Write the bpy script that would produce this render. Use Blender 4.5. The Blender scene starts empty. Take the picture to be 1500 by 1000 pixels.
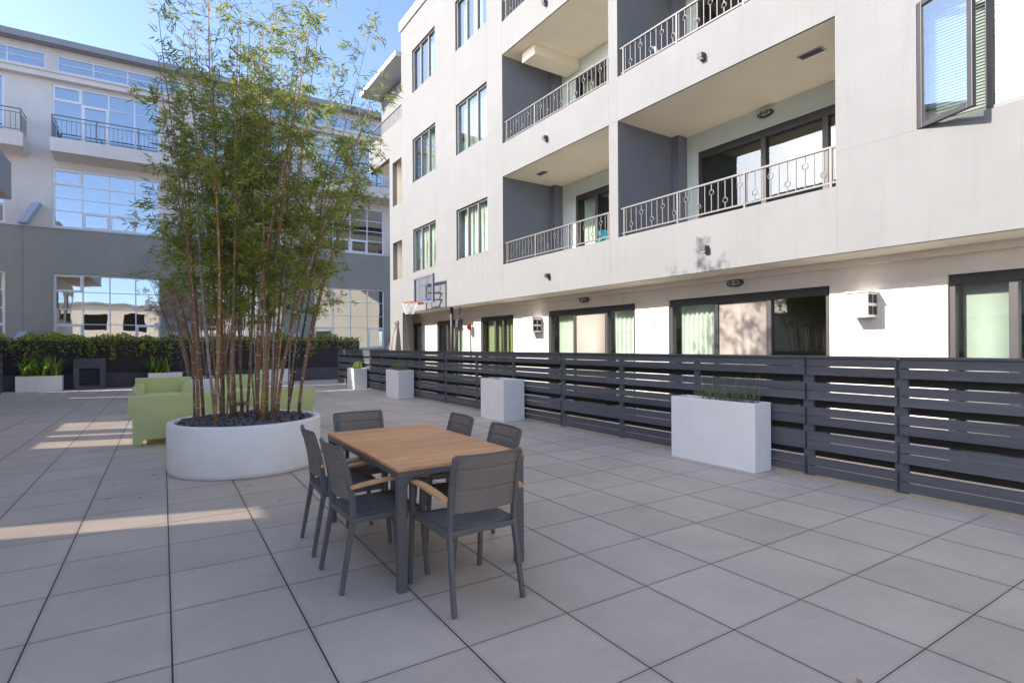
import bpy, bmesh, math, random
from mathutils import Vector, Matrix
R = random.Random(7)
rad = math.radians
S = bpy.context.scene
COL = S.collection

# ------------------------------------------------------------------ camera, sky, sun, exposure
CAMH = 2.40695 * 0.61
cd = bpy.data.cameras.new("camera"); cam = bpy.data.objects.new("camera", cd); COL.objects.link(cam)
cd.sensor_width = 36; cd.lens = 800.13 / 1500 * 36; cd.shift_y = 5.56 / 1500
cd.clip_start = 0.05; cd.clip_end = 3000
cam.matrix_world = Matrix.Translation((0, 0, CAMH)) @ Matrix.Rotation(-0.56862, 4, 'Z') @ Matrix.Rotation(rad(90), 4, 'X') @ Matrix.Rotation(-0.00604, 4, 'Z')
S.camera = cam
SUND = Vector((1, -0.30, -0.60)).normalized()          # the way the light travels
W = bpy.data.worlds.new("World"); S.world = W; W.use_nodes = True
nt = W.node_tree; bg = nt.nodes["Background"]
sky = nt.nodes.new("ShaderNodeTexSky"); sky.sky_type = 'NISHITA'; sky.sun_disc = False
sky.sun_elevation = math.asin(-SUND.z); sky.sun_rotation = math.atan2(-SUND.x, -SUND.y)
sky.altitude = 0; sky.air_density = 0.6; sky.dust_density = 1.2; sky.ozone_density = 1.9
nt.links.new(sky.outputs[0], bg.inputs[0]); bg.inputs[1].default_value = 0.097
sl = bpy.data.lights.new("sun", 'SUN'); so = bpy.data.objects.new("sun", sl); COL.objects.link(so)
sl.energy = 2.0; sl.angle = rad(0.5); sl.color = (1, 0.95, 0.88)
so.rotation_mode = 'QUATERNION'; so.rotation_quaternion = SUND.to_track_quat('-Z', 'Y'); so.location = (-8, 5, 15)
S.view_settings.view_transform = 'Standard'; S.view_settings.look = 'None'
S.view_settings.gamma = 1; S.view_settings.use_curve_mapping = False
S.view_settings.exposure = 2.48
S.cycles.max_bounces = 8; S.cycles.transparent_max_bounces = 16
S.cycles.sample_clamp_indirect = 6

# ------------------------------------------------------------------ materials
def newmat(name):
    m = bpy.data.materials.new(name); m.use_nodes = True
    return m, m.node_tree.nodes, m.node_tree.links, m.node_tree.nodes["Principled BSDF"]

def mat(name, c, rough=0.7, var=0.08, scale=6, bump=0.0, bscale=120, metal=0, spec=0.4, stretch=None, fine=0.0, streak=0.0, island=0.0):
    m, N, L, p = newmat(name)
    p.inputs["Roughness"].default_value = rough; p.inputs["Metallic"].default_value = metal
    p.inputs["Specular IOR Level"].default_value = spec
    tc = N.new("ShaderNodeTexCoord"); vec = tc.outputs["Object"]
    if stretch:
        mp = N.new("ShaderNodeMapping"); mp.inputs["Scale"].default_value = stretch
        L.new(vec, mp.inputs[0]); vec = mp.outputs[0]
    n = N.new("ShaderNodeTexNoise"); n.inputs["Scale"].default_value = scale; n.inputs["Detail"].default_value = 6
    n.inputs["Roughness"].default_value = 0.62
    L.new(vec, n.inputs["Vector"])
    r = N.new("ShaderNodeMapRange"); r.inputs["From Min"].default_value = 0.3; r.inputs["From Max"].default_value = 0.7
    r.inputs["To Min"].default_value = 1 - var; r.inputs["To Max"].default_value = 1 + var
    L.new(n.outputs["Fac"], r.inputs["Value"])
    val = r.outputs[0]
    if fine:
        n3 = N.new("ShaderNodeTexNoise"); n3.inputs["Scale"].default_value = bscale; n3.inputs["Detail"].default_value = 3
        L.new(vec, n3.inputs["Vector"])
        r3 = N.new("ShaderNodeMapRange"); r3.inputs["From Min"].default_value = 0.3; r3.inputs["From Max"].default_value = 0.7
        r3.inputs["To Min"].default_value = 1 - fine; r3.inputs["To Max"].default_value = 1 + fine
        L.new(n3.outputs["Fac"], r3.inputs["Value"])
        mu = N.new("ShaderNodeMath"); mu.operation = 'MULTIPLY'; L.new(val, mu.inputs[0]); L.new(r3.outputs[0], mu.inputs[1]); val = mu.outputs[0]
    def mul(a, b):
        q = N.new("ShaderNodeMath"); q.operation = 'MULTIPLY'; L.new(a, q.inputs[0]); L.new(b, q.inputs[1]); return q.outputs[0]
    def rng(src, a0, a1, b0, b1):
        q = N.new("ShaderNodeMapRange"); L.new(src, q.inputs["Value"])
        for k, v in zip(("From Min", "From Max", "To Min", "To Max"), (a0, a1, b0, b1)): q.inputs[k].default_value = v
        return q.outputs[0]
    if streak:
        mp2 = N.new("ShaderNodeMapping"); mp2.inputs["Scale"].default_value = (5, 5, 0.22); L.new(tc.outputs["Object"], mp2.inputs[0])
        n4 = N.new("ShaderNodeTexNoise"); n4.inputs["Scale"].default_value = 1.6; n4.inputs["Detail"].default_value = 5; n4.inputs["Roughness"].default_value = 0.7
        L.new(mp2.outputs[0], n4.inputs["Vector"]); val = mul(val, rng(n4.outputs["Fac"], 0.52, 0.78, 1.0, 1 - streak))
    if island:
        gi = N.new("ShaderNodeNewGeometry"); val = mul(val, rng(gi.outputs["Random Per Island"], 0, 1, 1 - island, 1 + island))
    mx = N.new("ShaderNodeVectorMath"); mx.operation = 'SCALE'; mx.inputs[0].default_value = c[:3]
    L.new(val, mx.inputs["Scale"]); L.new(mx.outputs[0], p.inputs["Base Color"])
    if bump:
        b = N.new("ShaderNodeBump"); b.inputs["Strength"].default_value = bump; b.inputs["Distance"].default_value = 0.01
        n2 = N.new("ShaderNodeTexNoise"); n2.inputs["Scale"].default_value = bscale; n2.inputs["Detail"].default_value = 4
        L.new(vec, n2.inputs["Vector"]); L.new(n2.outputs["Fac"], b.inputs["Height"]); L.new(b.outputs[0], p.inputs["Normal"])
    return m

def glass(name, tint, refl, rough=0.0, rtint=(1, 1, 1)):
    m, N, L, p = newmat(name); N.remove(p); out = N["Material Output"]
    t = N.new("ShaderNodeBsdfTransparent"); t.inputs[0].default_value = (*tint, 1)
    g = N.new("ShaderNodeBsdfGlossy"); g.inputs["Roughness"].default_value = rough; g.inputs["Color"].default_value = (*rtint, 1)
    tc = N.new("ShaderNodeTexCoord"); n = N.new("ShaderNodeTexNoise"); n.inputs["Scale"].default_value = 1.1; n.inputs["Detail"].default_value = 1
    L.new(tc.outputs["Object"], n.inputs["Vector"])
    b = N.new("ShaderNodeBump"); b.inputs["Strength"].default_value = 0.022; b.inputs["Distance"].default_value = 0.1
    L.new(n.outputs["Fac"], b.inputs["Height"]); L.new(b.outputs[0], g.inputs["Normal"])
    lw = N.new("ShaderNodeLayerWeight"); lw.inputs[0].default_value = 0.5
    f = N.new("ShaderNodeMath"); f.operation = 'POWER'; f.inputs[1].default_value = 4.5; L.new(lw.outputs["Facing"], f.inputs[0])
    mr = N.new("ShaderNodeMapRange"); mr.inputs["To Min"].default_value = refl; mr.inputs["To Max"].default_value = 1
    L.new(f.outputs[0], mr.inputs["Value"])
    mx = N.new("ShaderNodeMixShader"); L.new(mr.outputs[0], mx.inputs[0]); L.new(t.outputs[0], mx.inputs[1]); L.new(g.outputs[0], mx.inputs[2])
    L.new(mx.outputs[0], out.inputs[0])
    return m

def thinmat(name, c, trans=0.4, var=0.25, scale=2.0, rough=0.6, tcol=None):
    m, N, L, p = newmat(name); out = N["Material Output"]
    p.inputs["Roughness"].default_value = rough; p.inputs["Specular IOR Level"].default_value = 0.3
    tc = N.new("ShaderNodeTexCoord"); n = N.new("ShaderNodeTexNoise"); n.inputs["Scale"].default_value = scale; n.inputs["Detail"].default_value = 5
    L.new(tc.outputs["Object"], n.inputs["Vector"])
    r = N.new("ShaderNodeMapRange"); r.inputs["From Min"].default_value = 0.3; r.inputs["From Max"].default_value = 0.7
    r.inputs["To Min"].default_value = 1 - var; r.inputs["To Max"].default_value = 1 + var; L.new(n.outputs["Fac"], r.inputs["Value"])
    mx = N.new("ShaderNodeVectorMath"); mx.operation = 'SCALE'; mx.inputs[0].default_value = c; L.new(r.outputs[0], mx.inputs["Scale"])
    L.new(mx.outputs[0], p.inputs["Base Color"])
    t = N.new("ShaderNodeBsdfTranslucent"); t.inputs[0].default_value = (*(tcol or c), 1)
    ms = N.new("ShaderNodeMixShader"); ms.inputs[0].default_value = trans
    L.new(p.outputs[0], ms.inputs[1]); L.new(t.outputs[0], ms.inputs[2]); L.new(ms.outputs[0], out.inputs[0])
    return m

def paver_mat():
    m, N, L, p = newmat("concrete_pavers")
    tc = N.new("ShaderNodeTexCoord"); sp = N.new("ShaderNodeSeparateXYZ"); L.new(tc.outputs["Object"], sp.inputs[0])
    def math_(op, a, b=None):
        n = N.new("ShaderNodeMath"); n.operation = op
        for i, v in enumerate((a, b)):
            if v is None: continue
            if isinstance(v, (int, float)): n.inputs[i].default_value = v
            else: L.new(v, n.inputs[i])
        return n.outputs[0]
    u = math_('DIVIDE', math_('SUBTRACT', sp.outputs[0], 1.859 - 61), 0.61)
    v = math_('DIVIDE', math_('SUBTRACT', sp.outputs[1], 1.757 - 61), 0.61)
    def edge(c, w):
        f = math_('FRACT', c); d = math_('MINIMUM', f, math_('SUBTRACT', 1.0, f))
        mr = N.new("ShaderNodeMapRange"); mr.interpolation_type = 'SMOOTHSTEP'
        mr.inputs["From Min"].default_value = w * 0.7; mr.inputs["From Max"].default_value = w * 1.35
        L.new(d, mr.inputs["Value"]); return mr.outputs[0]
    e = math_('MULTIPLY', edge(u, 0.0060), edge(v, 0.0042))
    cb = N.new("ShaderNodeCombineXYZ"); L.new(math_('FLOOR', u), cb.inputs[0]); L.new(math_('FLOOR', v), cb.inputs[1])
    wn = N.new("ShaderNodeTexWhiteNoise"); wn.noise_dimensions = '2D'; L.new(cb.outputs[0], wn.inputs["Vector"])
    n1 = N.new("ShaderNodeTexNoise"); n1.inputs["Scale"].default_value = 1.3; n1.inputs["Detail"].default_value = 8; n1.inputs["Roughness"].default_value = 0.65
    n2 = N.new("ShaderNodeTexNoise"); n2.inputs["Scale"].default_value = 150; n2.inputs["Detail"].default_value = 3
    n3 = N.new("ShaderNodeTexNoise"); n3.inputs["Scale"].default_value = 16; n3.inputs["Detail"].default_value = 6; n3.inputs["Roughness"].default_value = 0.75
    for n in (n1, n2, n3): L.new(tc.outputs["Object"], n.inputs["Vector"])
    t = math_('ADD', math_('MULTIPLY', wn.outputs[0], 0.11), 0.36)
    t = math_('ADD', t, math_('MULTIPLY', n1.outputs["Fac"], 0.50))
    t = math_('ADD', t, math_('MULTIPLY', n2.outputs["Fac"], 0.42))
    t = math_('ADD', t, math_('MULTIPLY', n3.outputs["Fac"], 0.22))
    ew = math_('MULTIPLY', edge(u, 0.035), edge(v, 0.030))          # dirt gathered along the joints
    dirt = math_('MULTIPLY', math_('SUBTRACT', 1.0, ew), math_('MULTIPLY', n3.outputs["Fac"], 0.17))
    st = N.new("ShaderNodeTexNoise"); st.inputs["Scale"].default_value = 0.9; st.inputs["Detail"].default_value = 7; st.inputs["Roughness"].default_value = 0.7; st.inputs["Distortion"].default_value = 0.6
    L.new(tc.outputs["Object"], st.inputs["Vector"])
    sr = N.new("ShaderNodeMapRange"); sr.interpolation_type = 'SMOOTHSTEP'
    for k, q in zip(("From Min", "From Max", "To Min", "To Max"), (0.55, 0.72, 0.0, 0.13)): sr.inputs[k].default_value = q
    L.new(st.outputs["Fac"], sr.inputs["Value"])
    t = math_('MULTIPLY', t, math_('SUBTRACT', math_('SUBTRACT', 1.03, dirt), sr.outputs[0]))
    cr = N.new("ShaderNodeMix"); cr.data_type = 'RGBA'
    cr.inputs[6].default_value = (0.018, 0.017, 0.019, 1)
    sc = N.new("ShaderNodeVectorMath"); sc.operation = 'SCALE'; sc.inputs[0].default_value = PAVER; L.new(t, sc.inputs["Scale"])
    L.new(e, cr.inputs[0]); L.new(sc.outputs[0], cr.inputs[7]); L.new(cr.outputs[2], p.inputs["Base Color"])
    p.inputs["Roughness"].default_value = 0.62; p.inputs["Specular IOR Level"].default_value = 0.45
    h = math_('ADD', math_('MULTIPLY', e, 1.0), math_('MULTIPLY', n2.outputs["Fac"], 0.10))
    h = math_('ADD', h, math_('MULTIPLY', wn.outputs[0], 0.03))
    b = N.new("ShaderNodeBump"); b.inputs["Strength"].default_value = 0.55; b.inputs["Distance"].default_value = 0.006
    L.new(h, b.inputs["Height"]); L.new(b.outputs[0], p.inputs["Normal"])
    return m

PAVER = (0.51, 0.42, 0.335)
M = {}
M['paver'] = paver_mat()
M['ground'] = mat("ground", (0.2, 0.19, 0.18), 0.9, 0.15, 0.5)
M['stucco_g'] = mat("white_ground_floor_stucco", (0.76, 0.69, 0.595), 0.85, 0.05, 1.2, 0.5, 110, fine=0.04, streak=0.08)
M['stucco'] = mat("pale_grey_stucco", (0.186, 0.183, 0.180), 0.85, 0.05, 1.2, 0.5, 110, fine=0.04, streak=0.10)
M['soffit'] = mat("soffit_paint", (0.86, 0.765, 0.62), 0.85, 0.04, 1.5, 0.2, 150)
M['slate'] = mat("slate_blue_stucco", (0.17, 0.18, 0.21), 0.85, 0.06, 1.6, 0.35, 150, fine=0.04)
M['sage'] = mat("sage_stucco", (0.66, 0.71, 0.65), 0.85, 0.04, 1.5, 0.3, 150)
M['joint'] = mat("control_joint", (0.17, 0.165, 0.165), 0.9, 0.05)
M['coping'] = mat("coping", (0.55, 0.54, 0.53), 0.7, 0.05)
M['bronze'] = mat("dark_bronze_frame", (0.045, 0.040, 0.040), 0.42, 0.08, 5, spec=0.5)
M['greyframe'] = mat("grey_window_frame", (0.16, 0.155, 0.15), 0.45, 0.05)
M['whiteframe'] = mat("white_window_frame", (0.72, 0.72, 0.74), 0.45, 0.04)
M['glass'] = glass("tinted_glass", (0.92, 0.965, 0.93), 0.08)
M['glass_up'] = glass("reflective_glass", (0.90, 0.96, 0.92), 0.28)
M['mirror'] = glass("blue_reflective_glass", (0.45, 0.52, 0.56), 0.42)
M['curtain'] = thinmat("green_white_curtain", (0.84, 0.84, 0.76), 0.30, 0.06)
M['curtain_tan'] = thinmat("tan_roller_blind", (0.40, 0.34, 0.29), 0.3, 0.05)
M['curtain_lime'] = thinmat("lime_curtain", (0.52, 0.54, 0.28), 0.35, 0.06)
M['blind'] = thinmat("pale_slat_blind", (0.50, 0.51, 0.47), 0.3, 0.03)
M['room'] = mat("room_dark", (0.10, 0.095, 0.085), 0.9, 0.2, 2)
M['rail'] = mat("pale_metal_railing", (0.135, 0.125, 0.12), 0.45, 0.05, spec=0.5)
M['fixture'] = mat("dark_fixture", (0.055, 0.055, 0.06), 0.5, 0.1)
M['lens'] = mat("frosted_lens", (0.5, 0.48, 0.42), 0.4, 0.05)
M['ventbox'] = mat("aluminium_vent", (0.62, 0.62, 0.64), 0.45, 0.05, metal=0.3)
M['ventdark'] = mat("vent_opening", (0.02, 0.02, 0.02), 0.8, 0.1)
M['red'] = mat("red_plastic", (0.60, 0.08, 0.04), 0.4, 0.05)
M['lilac'] = mat("lilac_grey_stucco", (0.66, 0.585, 0.535), 0.88, 0.06, 0.9, 0.5, 60, fine=0.04, streak=0.08)
M['darkgrey'] = mat("dark_grey_stucco", (0.285, 0.275, 0.24), 0.88, 0.08, 0.8, 0.5, 60, fine=0.04, streak=0.10)
M['bluegrey'] = mat("pale_blue_grey", (0.40, 0.45, 0.54), 0.7, 0.04)
M['roofgrey'] = mat("grey_roof_metal", (0.26, 0.255, 0.255), 0.55, 0.06)
M['cream'] = mat("cream_stucco", (0.62, 0.54, 0.42), 0.85, 0.05, 1, 0.3, 90)
M['slat'] = mat("charcoal_painted_wood", (0.088, 0.088, 0.094), 0.55, 0.16, 3.0, 0.35, 40, spec=0.4, stretch=(1, 0.15, 6), fine=0.07, island=0.16)
M['slatback'] = mat("shade_toned_back_board", (0.020, 0.017, 0.016), 0.8, 0.2, 3)  # near-black tone puts the deep shade of the fence gaps into the boards
M['kerb'] = mat("tan_edge_strip", (0.38, 0.31, 0.23), 0.85, 0.12, 9)
M['planter'] = mat("white_fibreglass", (0.87, 0.82, 0.75), 0.45, 0.05, 2.0, 0.05, 60, spec=0.4, streak=0.05)
M['soil'] = mat("soil", (0.045, 0.035, 0.028), 0.95, 0.3, 30, 0.8, 60)
M['pebble'] = mat("river_stone", (0.105, 0.105, 0.112), 0.75, 0.28, 11, 0.3, 60)
M['lime'] = thinmat("lime_plastic", (0.80, 0.87, 0.50), 0.42, 0.03, 2, 0.4, (0.78, 0.76, 0.25))
M['teak'] = mat("teak_slats", (0.70, 0.35, 0.155), 0.62, 0.16, 7, 0.15, 60, spec=0.2, stretch=(1, 12, 12), fine=0.06, island=0.10)
M['teak2'] = mat("teak_armrest", (0.56, 0.30, 0.13), 0.6, 0.16, 7, 0.15, 60, stretch=(9, 1, 9))
M['alu'] = mat("charcoal_aluminium", (0.118, 0.107, 0.098), 0.45, 0.06, 20, 0.1, 300, spec=0.5)
M['sling'] = mat("charcoal_sling_fabric", (0.135, 0.12, 0.11), 0.85, 0.05, 4, 0.4, 500, fine=0.12)
M['sling_b'] = mat("taupe_sling_fabric", (0.215, 0.175, 0.14), 0.85, 0.06, 4, 0.4, 500, fine=0.14)
M['wallbrown'] = mat("grey_brown_wall", (0.085, 0.078, 0.084), 0.85, 0.08, 2, 0.3, 60)
M['woodbrown'] = mat("dark_slat_wood", (0.050, 0.042, 0.044), 0.8, 0.2, 3, 0.3, 30, stretch=(0.3, 1, 12))
M['leaf_a'] = thinmat("leaf_green", (0.25, 0.31, 0.06), 0.5, 0.3, 3)
M['leaf_b'] = thinmat("leaf_olive", (0.40, 0.375, 0.08), 0.5, 0.3, 3)
M['leaf_c'] = thinmat("leaf_dark", (0.13, 0.19, 0.05), 0.45, 0.3, 3)
M['leaf_y'] = thinmat("leaf_yellow", (0.52, 0.44, 0.08), 0.40, 0.2, 3)
M['leaf_dry'] = thinmat("leaf_dry", (0.46, 0.31, 0.22), 0.35, 0.3, 3)
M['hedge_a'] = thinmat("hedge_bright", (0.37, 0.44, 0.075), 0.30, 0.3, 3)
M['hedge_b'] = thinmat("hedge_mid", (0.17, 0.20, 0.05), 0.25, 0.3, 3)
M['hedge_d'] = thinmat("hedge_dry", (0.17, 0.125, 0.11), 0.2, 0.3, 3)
M['strap'] = thinmat("strap_leaf", (0.14, 0.25, 0.045), 0.30, 0.3, 4)
M['strap_y'] = thinmat("strap_leaf_yellow", (0.33, 0.38, 0.09), 0.30, 0.3, 4)
M['blade'] = thinmat("grey_green_blade", (0.20, 0.24, 0.15), 0.25, 0.3, 4)
M['culm_k'] = mat("culm_black", (0.055, 0.042, 0.042), 0.4, 0.5, 22)
M['culm_b'] = mat("culm_brown", (0.25, 0.135, 0.075), 0.45, 0.5, 22)
M['culm_g'] = mat("culm_grey", (0.34, 0.28, 0.26), 0.55, 0.5, 22)
M['culm_o'] = mat("culm_ochre", (0.38, 0.20, 0.065), 0.45, 0.5, 22)
M['node'] = mat("culm_node_bloom", (0.40, 0.37, 0.35), 0.8, 0.2, 20)
M['twig'] = mat("twig", (0.09, 0.07, 0.045), 0.7, 0.2)
M['umb'] = thinmat("beige_umbrella_canvas", (0.33, 0.275, 0.24), 0.2, 0.06)
M['patch_dim'] = glass("patch_dimming_glass", (0.70, 0.68, 0.65), 0.08)  # added tint that weakens the sun coming through the wing openings
M['acrylic'] = glass("clear_acrylic", (0.88, 0.90, 0.93), 0.06)
M['navy'] = mat("navy_marking", (0.07, 0.08, 0.22), 0.5, 0.05)
M['boardgrey'] = mat("backboard_border", (0.13, 0.135, 0.17), 0.5, 0.05)
M['orange'] = mat("orange_rim", (0.60, 0.13, 0.05), 0.45, 0.08)
M['net'] = mat("white_net", (0.72, 0.70, 0.68), 0.8, 0.05)
M['polebrown'] = mat("dark_brown_pole", (0.050, 0.038, 0.040), 0.5, 0.2, 8)
M['whiteplastic'] = mat("white_plastic", (0.75, 0.75, 0.74), 0.4, 0.03)
M['teal'] = mat("teal_paint", (0.05, 0.33, 0.36), 0.45, 0.1)

# ------------------------------------------------------------------ mesh helpers
class MB:
    def __init__(s): s.v = []; s.f = []; s.m = []
    def add(s, vs, fs, mi=0):
        o = len(s.v); s.v += [tuple(p) for p in vs]; s.f += [tuple(i + o for i in f) for f in fs]; s.m += [mi] * len(fs); return s
    def box(s, x0, x1, y0, y1, z0, z1, mi=0):
        if x0 > x1: x0, x1 = x1, x0
        if y0 > y1: y0, y1 = y1, y0
        if z0 > z1: z0, z1 = z1, z0
        return s.add([(x0, y0, z0), (x1, y0, z0), (x1, y1, z0), (x0, y1, z0), (x0, y0, z1), (x1, y0, z1), (x1, y1, z1), (x0, y1, z1)],
              [(0, 3, 2, 1), (4, 5, 6, 7), (0, 1, 5, 4), (1, 2, 6, 5), (2, 3, 7, 6), (3, 0, 4, 7)], mi)
    def tube(s, pts, rs, n=8, mi=0, mis=None, flat=None):
        pts = [Vector(p) for p in pts]
        if not isinstance(rs, (list, tuple)): rs = [rs] * len(pts)
        o = len(s.v); up = Vector((0, 0, 1))
        for i, p in enumerate(pts):
            d = (pts[min(i + 1, len(pts) - 1)] - pts[max(i - 1, 0)]).normalized()
            ref = up if abs(d.z) < 0.9 else Vector((1, 0, 0))
            a = d.cross(ref).normalized(); b = d.cross(a).normalized()
            for k in range(n):
                t = 2 * math.pi * (k + 0.5) / n
                s.v.append(tuple(p + a * math.cos(t) * rs[i] + b * math.sin(t) * rs[i]))
        for i in range(len(pts) - 1):
            for k in range(n):
                k2 = (k + 1) % n
                s.f.append((o + i * n + k, o + i * n + k2, o + (i + 1) * n + k2, o + (i + 1) * n + k)); s.m.append(mis[i] if mis else mi)
        s.f.append(tuple(o + k for k in range(n))[::-1]); s.m.append(mis[0] if mis else mi)
        s.f.append(tuple(o + (len(pts) - 1) * n + k for k in range(n))); s.m.append(mis[-1] if mis else mi)
        return s
    def bar(s, pts, w, h, side=(1, 0, 0), mi=0):
        """rectangular section swept along pts; w along 'side', h across"""
        pts = [Vector(p) for p in pts]; sd = Vector(side).normalized(); o = len(s.v); n = len(pts)
        for i, p in enumerate(pts):
            d = (pts[min(i + 1, n - 1)] - pts[max(i - 1, 0)]).normalized()
            q = d.cross(sd).normalized()
            ww = w[i] if isinstance(w, (list, tuple)) else w
            hh = h[i] if isinstance(h, (list, tuple)) else h
            for (a, b) in ((-1, -1), (1, -1), (1, 1), (-1, 1)): s.v.append(tuple(p + sd * a * ww / 2 + q * b * hh / 2))
        for i in range(n - 1):
            for k in range(4):
                k2 = (k + 1) % 4; s.f.append((o + i * 4 + k, o + i * 4 + k2, o + i * 4 + 4 + k2, o + i * 4 + 4 + k)); s.m.append(mi)
        s.f.append((o + 3, o + 2, o + 1, o)); s.f.append(tuple(o + (n - 1) * 4 + k for k in range(4))); s.m += [mi, mi]
        return s
    def lathe(s, prof, n=48, c=(0, 0, 0), mi=0, fn=None):
        o = len(s.v); k = len(prof)
        for j in range(n):
            t = 2 * math.pi * j / n; g = fn(t) if fn else 1
            for (r, z) in prof: s.v.append((c[0] + r * g * math.cos(t), c[1] + r * g * math.sin(t), c[2] + z))
        for j in range(n):
            j2 = (j + 1) % n
            for i in range(k - 1): s.f.append((o + j * k + i, o + j2 * k + i, o + j2 * k + i + 1, o + j * k + i + 1)); s.m.append(mi)
        return s
    def prism(s, poly, d0, d1, axis='y', mi=0):
        """polygon in the plane across 'axis', extruded d0..d1"""
        f = {'y': lambda p, d: (p[0], d, p[1]), 'x': lambda p, d: (d, p[0], p[1]), 'z': lambda p, d: (p[0], p[1], d)}[axis]
        n = len(poly); vs = [f(p, d0) for p in poly] + [f(p, d1) for p in poly]
        fs = [tuple(range(n))[::-1], tuple(range(n, 2 * n))] + [(i, (i + 1) % n, (i + 1) % n + n, i + n) for i in range(n)]
        return s.add(vs, fs, mi)
    def build(s, name, mats, parent=None, smooth=False, bevel=0.0, fix=True, sub=0, auto=None):
        me = bpy.data.meshes.new(name); me.from_pydata(s.v, [], s.f); 
        for m in (mats if isinstance(mats, (list, tuple)) else [mats]): me.materials.append(m)
        me.polygons.foreach_set("material_index", s.m)
        if fix:
            b = bmesh.new(); b.from_mesh(me); bmesh.ops.recalc_face_normals(b, faces=b.faces[:]); b.to_mesh(me); b.free()
        if smooth: me.polygons.foreach_set("use_smooth", [True] * len(me.polygons))
        me.update()
        o = bpy.data.objects.new(name, me); COL.objects.link(o)
        if bevel:
            md = o.modifiers.new("bevel", 'BEVEL'); md.width = bevel; md.segments = 2; md.limit_method = 'ANGLE'; md.angle_limit = rad(40)
        if sub:
            md = o.modifiers.new("sub", 'SUBSURF'); md.levels = sub; md.render_levels = sub
        if parent: o.parent = parent
        return o

def tag(o, label=None, cat=None, group=None, kind=None):
    if label: o['label'] = label
    if cat: o['category'] = cat
    if group: o['group'] = group
    if kind: o['kind'] = kind
    return o
def thing(name, label, cat, loc=(0, 0, 0), rz=0, group=None):
    o = bpy.data.objects.new(name, None); COL.objects.link(o); o.empty_display_size = 0.2
    o.location = loc; o.rotation_euler = (0, 0, rz); return tag(o, label, cat, group)
def dup(root, loc, rz=0, label=None, group=None):
    def cp(o, par):
        c = o.copy(); COL.objects.link(c)
        if par: c.parent = par
        for ch in list(o.children): cp(ch, c)
        return c
    r = cp(root, None); r.location = loc; r.rotation_euler = (0, 0, rz)
    if label: r['label'] = label
    if group: r['group'] = group
    return r

def wall(mb, u0, u1, v0, v1, holes, d0, d1, fn, mi=0):
    """slab with rectangular openings: fn(u, v, d) -> xyz"""
    us = sorted({u0, u1, *[c for h in holes for c in (h[0], h[1]) if u0 < c < u1]})
    vs = sorted({v0, v1, *[c for h in holes for c in (h[2], h[3]) if v0 < c < v1]})
    def solid(i, j):
        if i < 0 or j < 0 or i >= len(us) - 1 or j >= len(vs) - 1: return False
        cu = (us[i] + us[i + 1]) / 2; cv = (vs[j] + vs[j + 1]) / 2
        return not any(h[0] < cu < h[1] and h[2] < cv < h[3] for h in holes)
    for i in range(len(us) - 1):
        for j in range(len(vs) - 1):
            if not solid(i, j): continue
            a, b, c, d = us[i], us[i + 1], vs[j], vs[j + 1]
            for dd in (d0, d1): mb.add([fn(a, c, dd), fn(b, c, dd), fn(b, d, dd), fn(a, d, dd)], [(0, 1, 2, 3)], mi)
            for (ii, jj, p, q) in ((i - 1, j, (a, c), (a, d)), (i + 1, j, (b, c), (b, d)), (i, j - 1, (a, c), (b, c)), (i, j + 1, (a, d), (b, d))):
                if not solid(ii, jj): mb.add([fn(*p, d0), fn(*q, d0), fn(*q, d1), fn(*p, d1)], [(0, 1, 2, 3)], mi)

# ------------------------------------------------------------------ ground
g = MB(); g.box(-900, 900, -900, 900, -0.6, -0.5); tag(g.build("ground", M['ground']), kind='structure')
d = MB(); d.box(-9.0, 9.6, -26.9, 27.9, -0.3, 0.0); dk = d.build("paved_terrace", M['paver']); tag(dk, kind='structure')

# ------------------------------------------------------------------ right-hand building (local frame: x into the building, y along it, z up)
DL = rad(0.9)
RB = thing("apartment_building", "pale stucco apartment block on the right with recessed balconies over glass sliding doors", "building",
           (7.1 * math.cos(DL), 7.1 * math.sin(DL), 0), DL)
fR = lambda u, v, d: (d, u, v)
WZ = [(3.83, 5.22), (6.735, 8.13), (9.62, 11.0)]
BZ = [(3.415, 5.53), (6.325, 8.465), (9.25, 11.40)]
WB = [(14.81, 16.50), (11.82, 13.50), (0.72, 2.57)]
BAY = [(7.44, 11.10), (3.43, 7.21)]
holes = [(b0, b1, z0, z1) for (b0, b1) in WB for (z0, z1) in WZ] + [(b0, b1, z0, z1) for (b0, b1) in BAY for (z0, z1) in BZ]
AW = 0.72
DOORS = [(0.30, 2.53), (3.87, 6.68), (7.50, 10.27), (11.75, 13.43), (14.49, 16.27), (17.50, 19.30)]
DH = 2.265
w = MB()
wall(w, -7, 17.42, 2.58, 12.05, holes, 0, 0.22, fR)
wall(w, -7, 19.5, 0.0, 2.72, [(a, b, 0.03, DH) for a, b in DOORS], AW, AW + 0.18, fR, 2)
w.box(0.223, AW - 0.003, -7, 17.42, 2.60, 2.72)
w.box(AW - 0.10, AW - 0.002, -7, 17.42, 2.49, 2.598, 2)             # stepped drip band at the top of the ground floor wall
w.box(.03, AW - .102, -7, 17.41, 2.574, 2.577, 2)
w.box(0.22, 9, 17.24, 17.42, 2.73, 12.05)                           # return wall of the main block
w.box(6, 9, -7, 17.2, 2.74, 12.0)
p = MB(); p.box(-0.05, 9, -7, 17.47, 12.053, 12.36); p.build("parapet_coping", M['coping'], RB)
j = w; _jb = j.box
j.box = lambda *a: _jb(*a, 1)
for z in (3.83, 6.735, 9.62):
    segs = [(2.58, 3.42), (11.11, 11.81), (13.51, 14.80), (16.51, 17.41)]
    for a, b in segs: j.box(-0.0012, 0.004, a, b, z - 0.006, z + 0.006)
for z in (5.54, 8.475):
    j.box(-0.0012, 0.004, 7.21, 7.44, z - 0.005, z + 0.005)
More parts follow.
